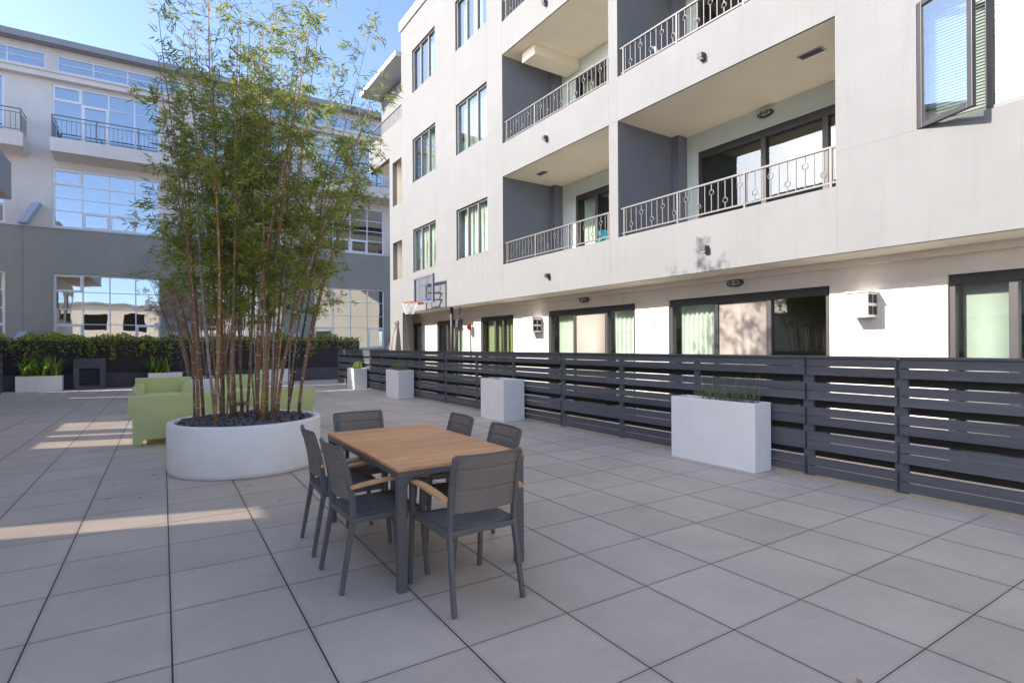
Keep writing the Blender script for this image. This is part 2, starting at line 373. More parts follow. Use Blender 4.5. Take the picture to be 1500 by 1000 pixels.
for b in (7.225, 7.425):
    for a, c in ((2.585, 3.41), (5.55, 6.32), (8.48, 9.24)): j.box(-0.0014, 0.004, b - 0.005, b + 0.005, a, c)
for b in (3.42, 11.115, 11.81, 13.51, 14.80):
    j.box(-0.0014, 0.004, b - 0.005, b + 0.005, 2.585, 3.82 if b > 11.2 else 3.40)
    if b > 11.2:
        j.box(-0.0014, 0.004, b - 0.005, b + 0.005, 5.225, 6.73); j.box(-0.0014, 0.004, b - 0.005, b + 0.005, 8.135, 9.61)
    else:
        j.box(-0.0014, 0.004, b - 0.005, b + 0.005, 5.54, 6.32); j.box(-0.0014, 0.004, b - 0.005, b + 0.005, 8.475, 9.24)
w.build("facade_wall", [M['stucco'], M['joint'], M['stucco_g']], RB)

BD = 1.72
def pleat(mb, b0, b1, z0, z1, a, amp=0.03, per=0.11, mi=0, slant=0.0):
    n = max(6, int((b1 - b0) / (per / 6)))
    vs = []
    for i in range(n + 1):
        t = i / n; b = b0 + (b1 - b0) * t; ph = 2 * math.pi * (b / per) + 0.9 * math.sin(b * 5.1)
        aa = a + amp * math.sin(ph)
        vs += [(aa, b + slant, z0), (aa + 0.01 * math.sin(b * 9), b, z1)]
    mb.add(vs, [(2 * i, 2 * i + 2, 2 * i + 3, 2 * i + 1) for i in range(n)], mi)

def opening(b0, b1, z0, z1, a, splits, name, fmat, gmat, curtains, fw=0.05, dep=0.09, depth=1.6, roommat='room', sliding=False, label=None):
    """window or sliding door set in the wall; splits = fractions of the mullions"""
    f = MB(); 
    f.box(a, a + dep, b0 + .002, b0 + fw, z0 + .002, z1 - .002); f.box(a, a + dep, b1 - fw, b1 - .002, z0 + .002, z1 - .002)
    f.box(a, a + dep, b0 + fw, b1 - fw, z0 + .002, z0 + fw); f.box(a, a + dep, b0 + fw, b1 - fw, z1 - fw * (1.9 if sliding else 1), z1 - .002)
    xs = [b0 + (b1 - b0) * s for s in splits]
    for x in xs: f.box(a + .004, a + dep - .004, x - fw * .62, x + fw * .62, z0 + fw, z1 - fw)
    root = f.build(name, fmat, RB, bevel=0.004)
    if label: root['label'] = label
    edges = [b0] + xs + [b1]
    for i in range(len(edges) - 1):
        m = MB(); off = 0.012 if (sliding and i % 2) else 0.0
        m.box(a + dep * .45 + off, a + dep * .45 + off + 0.008, edges[i] + fw * .5, edges[i + 1] - fw * .5, z0 + fw * .6, z1 - fw * .6)
        m.build("pane", gmat, root)
    for (c0, c1, cm, kind) in curtains:
        m = MB(); B0 = b0 + (b1 - b0) * c0; B1 = b0 + (b1 - b0) * c1
        if kind == 'flat': m.box(a + dep + .06, a + dep + .066, B0, B1, z0 + .03, z1 - .05)
        elif kind == 'screen': m.box(a + dep * .45 - .022, a + dep * .45 - .018, B0, B1, z0 + .03, z1 - .1)
        elif kind == 'slats':
            n = int((z1 - z0 - .06) / .034)
            for k in range(n):
                zz = z0 + .03 + k * .034; m.add([(a + dep + .05, B0, zz), (a + dep + .05, B1, zz), (a + dep + .064, B1, zz + .031), (a + dep + .064, B0, zz + .031)], [(0, 1, 2, 3)])
        elif kind == 'slant': pleat(m, B0, B1, z0 + .03, z1 - .04, a + dep + .10, slant=0.16)
        else: pleat(m, B0, B1, z0 + .03, z1 - .04, a + dep + .10)
        m.build({"flat": "blind", "slats": "blind", "screen": "insect_screen"}.get(kind, "curtain"), cm, root, smooth=(kind != 'slats'), fix=False)
    r = MB(); r.box(a + dep + .02, a + dep + depth, b0 - .25, b1 + .25, z0 - .12, z1 + .2)
    r.f.pop(5); r.m.pop(5)                                           # open towards the glass
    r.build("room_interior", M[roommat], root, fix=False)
    return root

cw = M['curtain']; ct = M['curtain_tan']; cl = M['curtain_lime']
opening(*WB[0], *WZ[0], .05, (1/3, 2/3), "window", M['greyframe'], M['glass'], [(.03, .99, cw, 'slant')], .045)
opening(*WB[1], *WZ[0], .05, (1/3, 2/3), "window", M['greyframe'], M['glass'], [(.02, .46, cw, ''), (.5, .98, cw, '')], .045)
opening(*WB[0], *WZ[1], .05, (1/3, 2/3), "window", M['greyframe'], M['glass_up'], [(.02, .30, cw, ''), (.36, .66, cw, '')], .045)
opening(*WB[1], *WZ[1], .05, (1/3, 2/3), "window", M['greyframe'], M['glass_up'], [(.04, .98, cw, '')], .045)
opening(*WB[0], *WZ[2], .05, (1/3, 2/3), "window", M['greyframe'], M['glass_up'], [(.02, .26, cw, ''), (.36, .56, cw, '')], .045)
opening(*WB[1], *WZ[2], .05, (1/3, 2/3), "window", M['greyframe'], M['glass_up'], [(.33, .62, cw, ''), (.9, .98, cw, '')], .045)
for z in WZ[1:]: opening(*WB[2], *z, .05, (1/3, 2/3), "window", M['bronze'], M['glass_up'], [(.03, .97, M['blind'], 'slats')], .045)
# the window with the open casement
cwin = opening(WB[2][0], WB[2][1], *WZ[0], .03, (0.667,), "window", M['bronze'], M['glass'], [(.03, .97, M['blind'], 'slats')], .045, label="window with its casement swung open")
for o in [o for o in cwin.children if o.name.startswith("pane")]:
    if max(v.co.y for v in o.data.vertices) > 2.4: bpy.data.objects.remove(o)
th = rad(23.5); sw = 0.61; sh = MB(); z0, z1 = WZ[0]
def sashpt(t, n, z): return (-t * math.sin(th) + n * math.cos(th) - 0.005, 2.565 - t * math.cos(th) - n * math.sin(th), z)
def sashbox(mb, t0, t1, n0, n1, za, zb): 
    mb.add([sashpt(t, n, z) for z in (za, zb) for (t, n) in ((t0, n0), (t1, n0), (t1, n1), (t0, n1))], [(0, 3, 2, 1), (4, 5, 6, 7), (0, 1, 5, 4), (1, 2, 6, 5), (2, 3, 7, 6), (3, 0, 4, 7)])
sashbox(sh, 0, .055, 0, .05, z0, z1); sashbox(sh, sw - .055, sw, 0, .05, z0, z1); sashbox(sh, .055, sw - .055, 0, .05, z0, z0 + .055); sashbox(sh, .055, sw - .055, 0, .05, z1 - .055, z1)
s_o = sh.build("open_casement", M['bronze'], RB, bevel=.004)
sg = MB(); sashbox(sg, .05, sw - .05, .02, .028, z0 + .05, z1 - .05); sg.build("pane", M['glass_up'], s_o)
# ground floor sliding doors
od = [((0.12, 0.74), [(.14, .72, cw, ''), (.755, .96, M['blind'], 'flat')]), ((0.325, 0.655), [(.70, .98, cw, ''), (.335, .655, ct, 'screen')]), ((.305, .67), [(.03, .28, cw, ''), (.315, .66, ct, 'screen'), (.70, .96, cw, '')]),
      ((.33, .57), [(.02, .5, cl, ''), (.6, .98, cl, '')]), ((.33, .62), [(.05, .30, cw, ''), (.36, .60, cw, '')]), ((.38,), [(.05, .36, cw, '')])]
for (b0, b1), (sp, cu) in zip(DOORS, od):
    opening(b0, b1, 0.03, DH, AW + .03, sp, "sliding_door", M['bronze'], M['glass'], cu, .065, .11, sliding=True)

# balconies
def balcony(bay, lvl, door, extra=None):
    b0, b1 = BAY[bay]; z0, z1 = BZ[lvl]; fl = z0 - 0.52
    s = MB(); s.box(.222, BD - .002, b0 - .1, b1 + .1, z1 - .004, z1 + .25); s.box(.03, .2215, b0 + .002, b1 - .002, z1 - .006, z1 - .003); s.build("balcony_ceiling", M['soffit'], RB)
    s = MB(); s.box(.222, BD - .002, b0 - .1, b1 + .1, fl - .1, fl); s.build("balcony_floor", M['soffit'], RB)
    s = MB(); s.box(.222, BD - .004, b1 + .002, b1 + .1, fl + .002, z1 - .006)
    s.box(BD - .26, BD - .005, b1 - .16, b1 + .001, fl + .003, z1 - .007); s.build("balcony_side_wall", M['slate'], RB)
    s = MB(); s.box(.222, BD - .004, b0 - .1, b0 - .002, fl + .002, z1 - .006); s.build("balcony_side_wall", M['slate'], RB)
    dh = fl + 2.27
    s = MB(); wall(s, b0 - .1, b1 + .1, fl + .001, z1 - .003, [(door[0], door[1], fl + .04, dh)], BD, BD + .14, fR); s.build("balcony_back_wall", M['sage'], RB)
    opening(door[0], door[1], fl + .04, dh, BD + .02, door[2], "balcony_door", M['bronze'], M['glass'], door[3], .075, .1, sliding=True)
    # railing on the solid upstand
    r = MB(); zt = z0 + .53; A = .07
    r.box(A - .02, A + .02, b0 + .01, b1 - .01, zt - .025, zt); r.box(A - .011, A + .011, b0 + .03, b1 - .03, z0 + .06, z0 + .082)
    n = int((b1 - b0 - .2) / .118); k = 0
    for i in range(n + 1):
        b = b1 - .14 - i * (b1 - b0 - .2) / n
        ring = i % 2 == 1
        if not ring: r.box(A - .006, A + .006, b - .006, b + .006, z0 + .082, zt - .025)
        else:
            k += 1; zc = z0 + (.20 if k % 2 else .37)
            r.box(A - .006, A + .006, b - .006, b + .006, z0 + .082, zc - .034); r.box(A - .006, A + .006, b - .006, b + .006, zc + .034, zt - .025)
            r.tube([(A, b + .038 * math.cos(t), zc + .038 * math.sin(t)) for t in [2 * math.pi * q / 14 for q in range(15)]], .0075, 5)
    ro = r.build("balcony_railing", M['rail'], RB)
    for i in range(4):
        b = b1 - .09 - i * (b1 - b0 - .18) / 3
        q = MB(); q.box(A - .016, A + .016, b - .016, b + .016, z0 - .002, zt - .026); q.build("railing_post", M['rail'], ro)
    return fl
DRR = (3.55, 6.80, (.27, .59), [(.04, .22, cw, ''), ])
DRL = (8.0, 10.44, (.35, .70), [(.72, .97, cw, ''), (.4, .6, cw, '')])
for lv in range(3):
    balcony(1, lv, DRR); balcony(0, lv, DRL)
q = MB(); q.box(.35, BD - .01, 10.25, 10.75, 8.22, 8.46); q.build("ceiling_duct", M['soffit'], RB)
# small end wing beyond the main block
w = MB()
wall(w, 17.425, 18.55, 0.0, 8.13, [(17.44, 18.26, 3.76, 5.06), (17.44, 18.26, 6.33, 7.85)], 0.0, 0.16, fR)
wall(w, 17.425, 20.70, 8.132, 9.17, [], 0.0, 0.16, fR)
w.box(.163, 6, 20.54, 20.70, 8.2, 9.17)
w.box(.76, 6, 20.75, 20.95, 9.2, 11.24)
w.box(.60, .75, 17.43, 20.95, 9.0, 10.70)
w.build("end_wing_wall", M['stucco'], RB)
w = MB(); w.box(.163, 6, 17.425, 20.53, 8.135, 8.25); w.build("end_wing_soffit", M['soffit'], RB)
w = MB(); w.box(.60, .75, 17.43, 20.95, 10.703, 11.245); w.build("end_wing_upper_wall", M['slate'], RB)
w = MB(); w.box(-.18, 7, 17.48, 21.2, 11.25, 11.42); w.build("end_wing_roof", M['coping'], RB)
r = MB(); r.box(.05, .09, 17.43, 20.68, 9.68, 9.72); r.box(.06, .08, 17.43, 20.68, 9.23, 9.25)
for i in range(27): 
    b = 17.5 + i * .12; r.box(.064, .076, b - .006, b + .006, 9.17, 9.68)
r.box(.10, .59, 20.62, 20.66, 9.68, 9.72)
for i in range(3): r.box(.2 + i * .12, .212 + i * .12, 20.634, 20.646, 9.17, 9.68)
r.build("end_wing_railing", M['rail'], RB)
w = MB(); w.box(.163, 6, 18.27, 18.55, 0.0, 8.13); w.build("end_wing_side_wall", M['soffit'], RB)
w = MB(); w.box(.42, .5, 17.43, 18.26, 2.75, 8.1); w.build("end_wing_screen_wall", M['cream'], RB)

RBW = Matrix.Translation(RB.location) @ Matrix.Rotation(DL, 4, 'Z')
def onR(a, b, z): return tuple(RBW @ Vector((a, b, z)))
# fixtures on that building
def sconce(b, z, label):
    t = thing("wall_sconce", label, "wall light", onR(0, b, z), DL, "small dark sconces on the white facade")
    m = MB(); m.box(-.018, -.001, -.04, .04, -.055, .055); m.build("back_plate", M['fixture'], t)
    m = MB(); m.box(-.10, -.019, -.042, .042, -.042, .045); m.build("lamp_housing", M['fixture'], t, bevel=.006)
    m = MB(); m.box(-.09, -.03, -.034, .034, -.050, -.0425); m.build("lamp_lens", M['lens'], t)
sconce(5.32, 2.92, "dark sconce on the pale band directly below the big right balcony")
sconce(9.29, 2.94, "dark sconce on the pale band directly below the lower left balcony")
sconce(5.36, 5.87, "dark sconce on the pale band between the two right balconies")
sconce(9.34, 5.89, "dark sconce on the pale band between the two left balconies")
sconce(9.33, 8.78, "dark sconce at the top edge of the photo above the upper left balcony")
def bulkhead(a, b, z, label):
    t = thing("bulkhead_light", label, "wall light", onR(a, b, z), DL, "oval caged bulkhead lights")
    m = MB(); n = 20
    m.prism([(.15 * math.cos(2 * math.pi * i / n) * (1 if abs(math.cos(2 * math.pi * i / n)) < .8 else .95), .062 * math.sin(2 * math.pi * i / n)) for i in range(n)], -.05, -.001, 'x')
    m.build("light_body", M['fixture'], t, bevel=.006)
    m = MB(); m.prism([(.11 * math.cos(2 * math.pi * i / n), .04 * math.sin(2 * math.pi * i / n)) for i in range(n)], -.07, -.051, 'x'); m.build("light_lens", M['lens'], t)
    m = MB(); m.box(-.082, -.071, -.12, .12, -.006, .006)
    for k in (-.05, .05): m.box(-.083, -.072, k - .006, k + .006, -.045, .045)
    m.build("light_cage", M['fixture'], t)
bulkhead(AW, 5.31, 2.44, "oval bulkhead light over the widest ground floor door, nearest one to the right")
bulkhead(AW, 8.96, 2.44, "oval bulkhead light over the ground floor door with green curtains both sides")
bulkhead(BD, 5.39, 5.40, "oval bulkhead light inside the large right balcony above its glass doors")
def hood(b0, b1, z0, z1, label):
    t = thing("wall_vent", label, "vent", onR(AW, b0, z0), DL, "metal vent boxes on the ground floor wall")
    W_ = b1 - b0; H_ = z1 - z0
    m = MB(); m.box(-.27, -.001, 0, W_, 0, H_ - .02); m.build("vent_body", M['ventbox'], t, bevel=.006)
    m = MB(); m.box(-.29, -.0, -.015, W_ + .015, H_ - .018, H_); m.build("vent_cap", M['ventbox'], t)
    m = MB()
    for k in range(2):
        for l in range(2): m.box(-.25 + k * .12, -.15 + k * .12, -.004, -.0015, .03 + l * .15, .14 + l * .15)
    m.build("vent_grille", M['ventdark'], t)
    m = MB(); m.box(-.274, -.271, .05, W_ - .05, H_ * .55, H_ * .75); m.build("vent_badge", M['coping'], t)
hood(3.27, 3.53, 1.80, 2.13, "metal vent box on the sunlit ground floor wall right of the widest sliding door")
hood(10.52, 10.86, 1.78, 2.14, "metal vent box between the lime curtained door and the green curtained door")
t = thing("fire_alarm_horn", "small red fire alarm horn on the sunlit ground floor wall", "alarm", onR(AW, 14.08, 2.02), DL)
m = MB(); m.box(-.03, -.001, -.08, .08, -.09, .09); m.build("back_box", M['red'], t, bevel=.008)
m = MB(); m.prism([(.055 * math.cos(2 * math.pi * i / 16), .055 * math.sin(2 * math.pi * i / 16) - .01) for i in range(16)], -.075, -.031, 'x'); m.build("horn_front", M['red'], t, bevel=.005)
def ceilvent(a, b, z, label):
    t = thing("ceiling_vent", label, "vent", onR(a, b, z - .004), DL, "slotted vents in the balcony ceilings")
    m = MB(); m.box(-.08, .08, -.17, .17, -.012, -.001); m.build("vent_plate", M['coping'], t)
    m = MB()
    for k in range(3): m.box(-.06 + k * .045, -.03 + k * .045, -.15, .15, -.016, -.013)
    m.build("vent_slots", M['ventdark'], t)
ceilvent(.62, 4.05, BZ[0][1], "slotted vent in the ceiling of the large right balcony")
ceilvent(.62, 10.34, BZ[0][1], "slotted vent in the ceiling of the lower left balcony")
ceilvent(.73, 10.44, BZ[1][1], "slotted vent in the ceiling of the upper left balcony beside its duct")
# balcony furniture
def pchair(loc, rz, m_, label, name="balcony_chair"):
    t = thing(name, label, "chair", loc, rz)
    m = MB(); m.box(-.22, .22, -.2, .22, .40, .43); m.build("seat", m_, t, bevel=.01)
    m = MB(); m.bar([(0, -.2, .43), (0, -.24, .62), (0, -.30, .86)], .42, .03); m.build("backrest", m_, t, bevel=.01)
    for x in (-.19, .19):
        for y in (-.17, .19):
            m = MB(); m.bar([(x * 1.1, y * 1.15, 0), (x, y, .40)], .04, .04); m.build("leg", m_, t)
        m = MB(); m.bar([(x * 1.15, -.22, .62), (x * 1.15, .05, .64), (x * 1.15, .2, .62), (x * 1.1, .21, .42)], .05, .03); m.build("armrest", m_, t)
pchair(onR(.55, 6.35, 5.805), rad(200), M['whiteplastic'], "white plastic chair behind the railing of the upper right balcony")
pchair(onR(.45, 7.78, 2.895), rad(160), M['teal'], "teal chair behind the railing at the right end of the lower left balcony")

# ------------------------------------------------------------------ building at the back left (faces -Y, plane Y = 28)
LB = thing("loft_building", "lilac and dark grey loft building at the back with white framed windows", "building", (0, 28, 0))
fL = lambda u, v, d: (u, d, v)
PX = 4.98; wins = [-3.65 + PX * k for k in range(-2, 4)]; WW = 3.57
lo = [(x, x + WW, 1.35, 4.43) for x in wins]; l2 = [(x, x + WW, 6.27, 8.62) for x in wins]; l3 = [(x, x + WW, 9.55, 11.95) for x in wins]
w = MB(); wall(w, -16, 18, 6.22, 12.05, l2 + l3, 0, .25, fL); w.build("upper_wall", M['lilac'], LB)
w = MB(); wall(w, -16, 18, -.5, 6.20, lo, -.06, .25, fL); w.build("lower_wall", M['darkgrey'], LB)
w = MB(); w.box(-16, 18, -.09, -.001, 6.203, 6.255); w.build("string_course", M['coping'], LB)
w = MB(); w.box(-16, 18, -.28, .6, 12.053, 12.26); w.box(-16, 18, -.34, .6, 12.263, 12.32); w.build("cornice", M['lilac'], LB)
ph = [(-3.53 + PX * k, -3.53 + PX * k + 4.63, 12.60, 13.25) for k in range(-2, 4)]
w = MB(); wall(w, -16, 18, 12.325, 13.497, ph, .35, .55, fL); w.build("penthouse_wall", M['lilac'], LB)
w = MB(); w.box(-16, 18, -.10, 9, 13.50, 13.68); w.box(-16, 18, -.16, -.102, 13.47, 13.71); w.build("roof", M['roofgrey'], LB)
w = MB(); w.box(-16, 18, 8.0, 8.2, -.5, 13.29); w.build("rear_wall", M['lilac'], LB)
def lwin(x0, z0, z1, cols, rows, y=.05, heavy=(), mat_=None, fw=.045, depth=1.0, bright=False, curt=()):
    f = MB(); x1 = x0 + (cols[-1] if isinstance(cols, list) else WW)
    xs = [x0 + c for c in cols]
    f.box(x0 + .001, x0 + fw * 1.5, y - .02, y + .07, z0 + .001, z1 - .001); f.box(x1 - fw * 1.5, x1 - .001, y - .02, y + .07, z0 + .001, z1 - .001)
    f.box(x0 + fw * 1.5, x1 - fw * 1.5, y - .02, y + .07, z1 - fw * 1.6, z1 - .001); f.box(x0 + fw * 1.5, x1 - fw * 1.5, y - .02, y + .07, z0 + .001, z0 + fw * 1.4)
    for x in xs[1:-1]: f.box(x - fw * .5, x + fw * .5, y - .01, y + .05, z0 + .05, z1 - .05)
    for r in rows: f.box(x0 + .05, x1 - .05, y - .004, y + .045, r - .015, r + .015)
    for (c0, c1, a, b) in heavy:
        X0, X1 = x0 + cols[c0], x0 + cols[c1]
        f.box(X0 + .02, X0 + .09, y - .03, y + .06, a, b); f.box(X1 - .09, X1 - .02, y - .03, y + .06, a, b)
        f.box(X0 + .09, X1 - .09, y - .03, y + .06, a, a + .07); f.box(X0 + .09, X1 - .09, y - .03, y + .06, b - .07, b)
    o = f.build("window", M['whiteframe'], LB)
    g_ = MB(); g_.box(x0 + .03, x1 - .03, y + .02, y + .028, z0 + .03, z1 - .03); g_.build("pane", M['mirror'], o)
    if curt:
        m = MB()
        for (c0, c1) in curt:
            tmp = MB(); pleat(tmp, x0 + c0, x0 + c1, z0 + .05, z1 - .05, y + .2)
            m.add([(b, a, c) for (a, b, c) in tmp.v], tmp.f)
        m.build("curtain", M['curtain'], o, smooth=True, fix=False)
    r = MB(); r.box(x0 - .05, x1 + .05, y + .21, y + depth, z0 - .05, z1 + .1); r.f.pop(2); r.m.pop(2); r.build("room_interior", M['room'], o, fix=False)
C4 = [0, .93, 1.81, 2.69, WW]
for i, x in enumerate(wins):
    lwin(x, 1.35, 4.43, C4, (2.42, 3.02, 3.72), heavy=((0, 1, 3.72, 4.38), (0, 1, 1.4, 2.40), (3, 4, 1.4, 2.40)), curt=((.05, .35),) if i != 4 else ((3.0, 3.5),))
    lwin(x, 6.27, 8.62, C4, (6.95, 7.45, 7.98), heavy=((0, 1, 7.98, 8.58), (1, 2, 6.3, 6.93), (2, 3, 6.3, 6.93)), curt=((.06, .4),))
    lwin(x, 9.55, 11.95, C4, (11.30,), heavy=((0, 1, 11.32, 11.9), (1, 2, 9.6, 11.28)), curt=((.15, .85), (1.9, 2.2)))
    # balcony
    bx0 = x + .07; bx1 = x + 4.2 + .07; by = -1.1
    s = MB(); s.add([(bx0, by, 8.98), (bx1, by, 8.98), (bx1, by, 9.50), (bx0, by, 9.50), (bx0, -.002, 8.90), (bx1, -.002, 8.90), (bx1, -.002, 9.50), (bx0, -.002, 9.50)],
          [(0, 1, 2, 3), (4, 7, 6, 5), (0, 3, 7, 4), (1, 5, 6, 2), (0, 4, 5, 1), (3, 2, 6, 7)]); so_ = s.build("balcony_slab", M['lilac'], LB)
    r = MB(); r.tube([(bx0 + .06, -.03, 10.37), (bx0 + .06, by + .06, 10.37), (bx1 - .06, by + .06, 10.37), (bx1 - .06, -.03, 10.37)], .022, 6)
    for zz in (9.6, 10.22): r.tube([(bx0 + .06, -.03, zz), (bx0 + .06, by + .06, zz), (bx1 - .06, by + .06, zz), (bx1 - .06, -.03, zz)], .014, 5)
    for k in range(29):
        xx = bx0 + .06 + k * (bx1 - bx0 - .12) / 28; r.box(xx - .007, xx + .007, by + .053, by + .067, 9.6, 10.22)
    for k in range(8):
        yy = by + .06 + k * .14
        for xx in (bx0 + .06, bx1 - .06): r.box(xx - .007, xx + .007, yy - .007, yy + .007, 9.6, 10.22)
    ro = r.build("balcony_railing", M['rail'], so_)
    for k in range(4):
        xx = bx0 + .06 + k * (bx1 - bx0 - .12) / 3; q = MB(); q.box(xx - .018, xx + .018, by + .042, by + .078, 9.50, 10.37); q.build("railing_post", M['rail'], so_)
    # sloped fins beside the windows
    for (xx, zb, yy) in ((x - .55, 6.26, -.002), (x - 1.05 + .1, 1.3, -.062)):
        q = MB(); q.prism([(xx - .42, zb), (xx, zb + .8), (xx + .24, zb + .82), (xx - .18, zb)], yy - .5, yy, 'y'); q.build("sloped_fin", M['bluegrey'], LB)
    w = MB(); pl = ph[i]
    wx = [0, 1.16, 2.32, 3.47, 4.63]
for i, pl in enumerate(ph):
    lwin(pl[0], pl[2], pl[3], [0, 1.16, 2.32, 3.47, 4.63], ((pl[2] + pl[3]) / 2,), y=.40, fw=.035)
for k in range(7):
    q = MB(); q.box(wins[0] - .9 + PX * k, wins[0] - .89 + PX * k, -.0625, -.059, 0, 6.2); q.build("control_joint", M['wallbrown'], LB)

# ------------------------------------------------------------------ wing along the left, only its roof corner shows
LW = thing("courtyard_wing", "shaded wing at the left edge with only its grey roof band showing", "building", (-6.2, 0, 0))
fW = lambda u, v, d: (d, u, v)
w = MB()
sun_slots = [(7.2, 8.40, 2.95, 4.3), (11.85, 13.35, 2.75, 4.1), (13.85, 15.9, 2.75, 4.1)]  # unseen openings, shaped to throw the sun patches onto the terrace
wall(w, -0.5, 21.55, -.5, 6.48, sun_slots, -.25, 0, fW); wall(w, 22.5, 24.6, -.5, 6.48, [], -.25, 0, fW)
wall(w, -0.5, 21.55, -.5, 6.48, [(a, b, 2.9, 6.2) for a, b, c, e in sun_slots], -2.8, -2.6, fW); wall(w, 22.5, 24.6, -.5, 6.48, [], -2.8, -2.6, fW)
w.box(-2.6, -.25, -.5, -.3, -.5, 6.48); w.build("wing_wall", M['lilac'], LW)
w = MB()
for a, b in ((-.6, 21.55), (22.45, 24.6)): w.box(-2.8, 1.92, a, b, 6.483, 7.70)  # gap between the bands shaped to let a sun strip reach the fence
w.build("roof_band", M['roofgrey'], LW)
w = MB()
for a, b in ((-.58, 21.53), (22.47, 24.58)): w.box(.03, 1.90, a, b, 6.465, 6.481)
w.build("roof_soffit", M['cream'], LW)
for k in range(6):
    b = .6 + k * 3.9
    if any(a - .2 < b + 2 and b < bb + .2 for a, bb, _, _ in sun_slots) : continue
    q = MB()
    for (z0, z1) in ((.1, 2.3), (3.4, 5.6)): q.box(.001, .05, b, b + 2.0, z0, z1)
    o = q.build("window", M['bronze'], LW)
    q = MB()
    for (z0, z1) in ((.1, 2.3), (3.4, 5.6)): q.box(.051, .056, b + .08, b + 1.92, z0 + .08, z1 - .08)
    q.build("pane", M['glass'], o)
for k, (a, b, c, e) in enumerate(sun_slots):
    q = MB(); q.box(-.13, -.12, a + .001, b - .001, c + .001, e - .001); q.build("patch_dimming_pane", M['patch_dim'], LW)  # unseen panes added to dim the sun patches on the pavers
EB = thing("courtyard_end_building", "cream building seen only mirrored in the far ground floor windows", "building", (0, -27, 0))
w = MB(); wall(w, -16, 16, -.5, 6.6, [(-12 + 4 * k, -9.8 + 4 * k, z, z + 2) for k in range(7) for z in (.4, 3.6)], -.3, 0, fL); w.build("wall", M['cream'], EB)
w = MB(); w.box(-16, 16, -4, .3, 6.603, 6.9); w.build("roof", M['roofgrey'], EB)
w = MB(); w.box(-15.9, 15.9, -4, -3.9, -.5, 6.6); w.build("interior", M['room'], EB)

# ------------------------------------------------------------------ slatted fence
FN = thing("slat_fence", "long charcoal slatted timber fence running along the terrace", "fence", (6.0, 0, 0))
zpos = [0.04 + k * (0.187 + 0.084) for k in range(5)]
ends = [-1.9, 1.05 - .5, 2.44, 3.34, 7.75, 12.55, 16.9, 22.6]
ends = [-3.0, -0.4, 2.44, 3.34, 7.75, 12.55, 17.4, 22.55]
for a, b in zip(ends[:-1], ends[1:]):
    m = MB(); b0 = a + .012; b1 = b - .012
    for z in zpos:
        o1 = R.uniform(-.002, .002)
        m.box(-.012 + o1, .012 + o1, b0, b1, z, z + .090); m.box(-.012 - o1, .012 - o1, b0 + R.uniform(0, .004), b1 - R.uniform(0, .004), z + .098, z + .187)
    m.box(-.03, .045, b0, b1, 1.312, 1.334)
    for z in zpos[1:]:
        m.box(.055, .073, b0 + .02, b1 - .02, z - .078, z + .012, 1)
    po = m.build("slat_panel", [M['slat'], M['slatback']], FN)
    n = max(1, round((b - a) / 1.5))
    for k in range(n):
        y = a + .06 + k * (b - a - .12) / n
        if k == 0 and a > -2: continue
        q = MB(); q.box(.0145, .052, y - .045, y + .045, .0, 1.31); q.build("fence_post", M['slat'], FN)
    q = MB(); q.box(.0145, .052, b - .07, b + .045, .0, 1.31); q.build("fence_post", M['slat'], FN)
# return at the far end
m = MB()
for z in zpos: m.box(.02, 1.3, 22.56, 22.585, z, z + .187)
m.build("slat_panel", M['slat'], FN)
k_ = MB(); k_.box(5.94, 6.10, -3, 22.5, .0005, .022); tag(k_.build("edge_strip", M['kerb']), kind='structure')
F2 = thing("slat_screen", "short charcoal slatted screen at the far left edge in front of the hedge", "fence", (-4.42, 24.0, 0))
m = MB()
for z in zpos: m.box(-2.4, 0, -.02, .02, z, z + .187)
m.build("slat_panel", M['slat'], F2)
for x in (-2.3, -1.2, -.08): q = MB(); q.box(x - .045, x + .045, .021, .07, 0, 1.25); q.build("fence_post", M['slat'], F2)

# ------------------------------------------------------------------ low wall, hedge, vent box at the back
LWL = thing("low_garden_wall", "low dark garden wall with timber slats below the far hedge", "wall", (0, 24.8, 0))
m = MB(); m.box(-7, 7.6, 0, .9, 0, .55); m.build("wall_base", M['wallbrown'], LWL)
m = MB(); m.box(-7, 7.6, .10, .85, .553, 1.12)
for k in range(6): m.box(-7, 7.6, .07, .099, .56 + k * .094, .635 + k * .094)
m.build("slat_cladding", M['woodbrown'], LWL)
def leafquad(mb, p, d, L_, Wd, mi, R_=R):
    d = Vector(d).normalized(); s = d.cross(Vector((R_.uniform(-1, 1), R_.uniform(-1, 1), R_.uniform(-1, 1)))).normalized() * Wd / 2
    p = Vector(p); q = p + d * L_ * .42; e = p + d * L_
    o = len(mb.v); mb.v += [tuple(p), tuple(q + s), tuple(e), tuple(q - s)]; mb.f.append((o, o + 1, o + 2, o + 3)); mb.m.append(mi)
H_ = MB(); Rh = random.Random(11)
for i in range(15000):
    x = Rh.uniform(-7, 7.6); dens = .5 + .5 * math.sin(x * 2.1 + math.sin(x * .7) * 2) ; t = Rh.random()
    top = 1.90 + .07 * math.sin(x * 3.3) + .05 * math.sin(x * 9.1)
    z = top - .62 * t ** 1.5 - (Rh.random() ** 3) * .35 * dens
    y = 24.72 + Rh.uniform(0, .85) - .12 * Rh.random() * (1 if z < 1.6 else .5)
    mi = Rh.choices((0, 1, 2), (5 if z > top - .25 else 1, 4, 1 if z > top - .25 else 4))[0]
    leafquad(H_, (x, y, z), (Rh.uniform(-1, 1), Rh.uniform(-1, .6), Rh.uniform(-.6, 1)), Rh.uniform(.07, .14), Rh.uniform(.04, .065), mi, Rh)
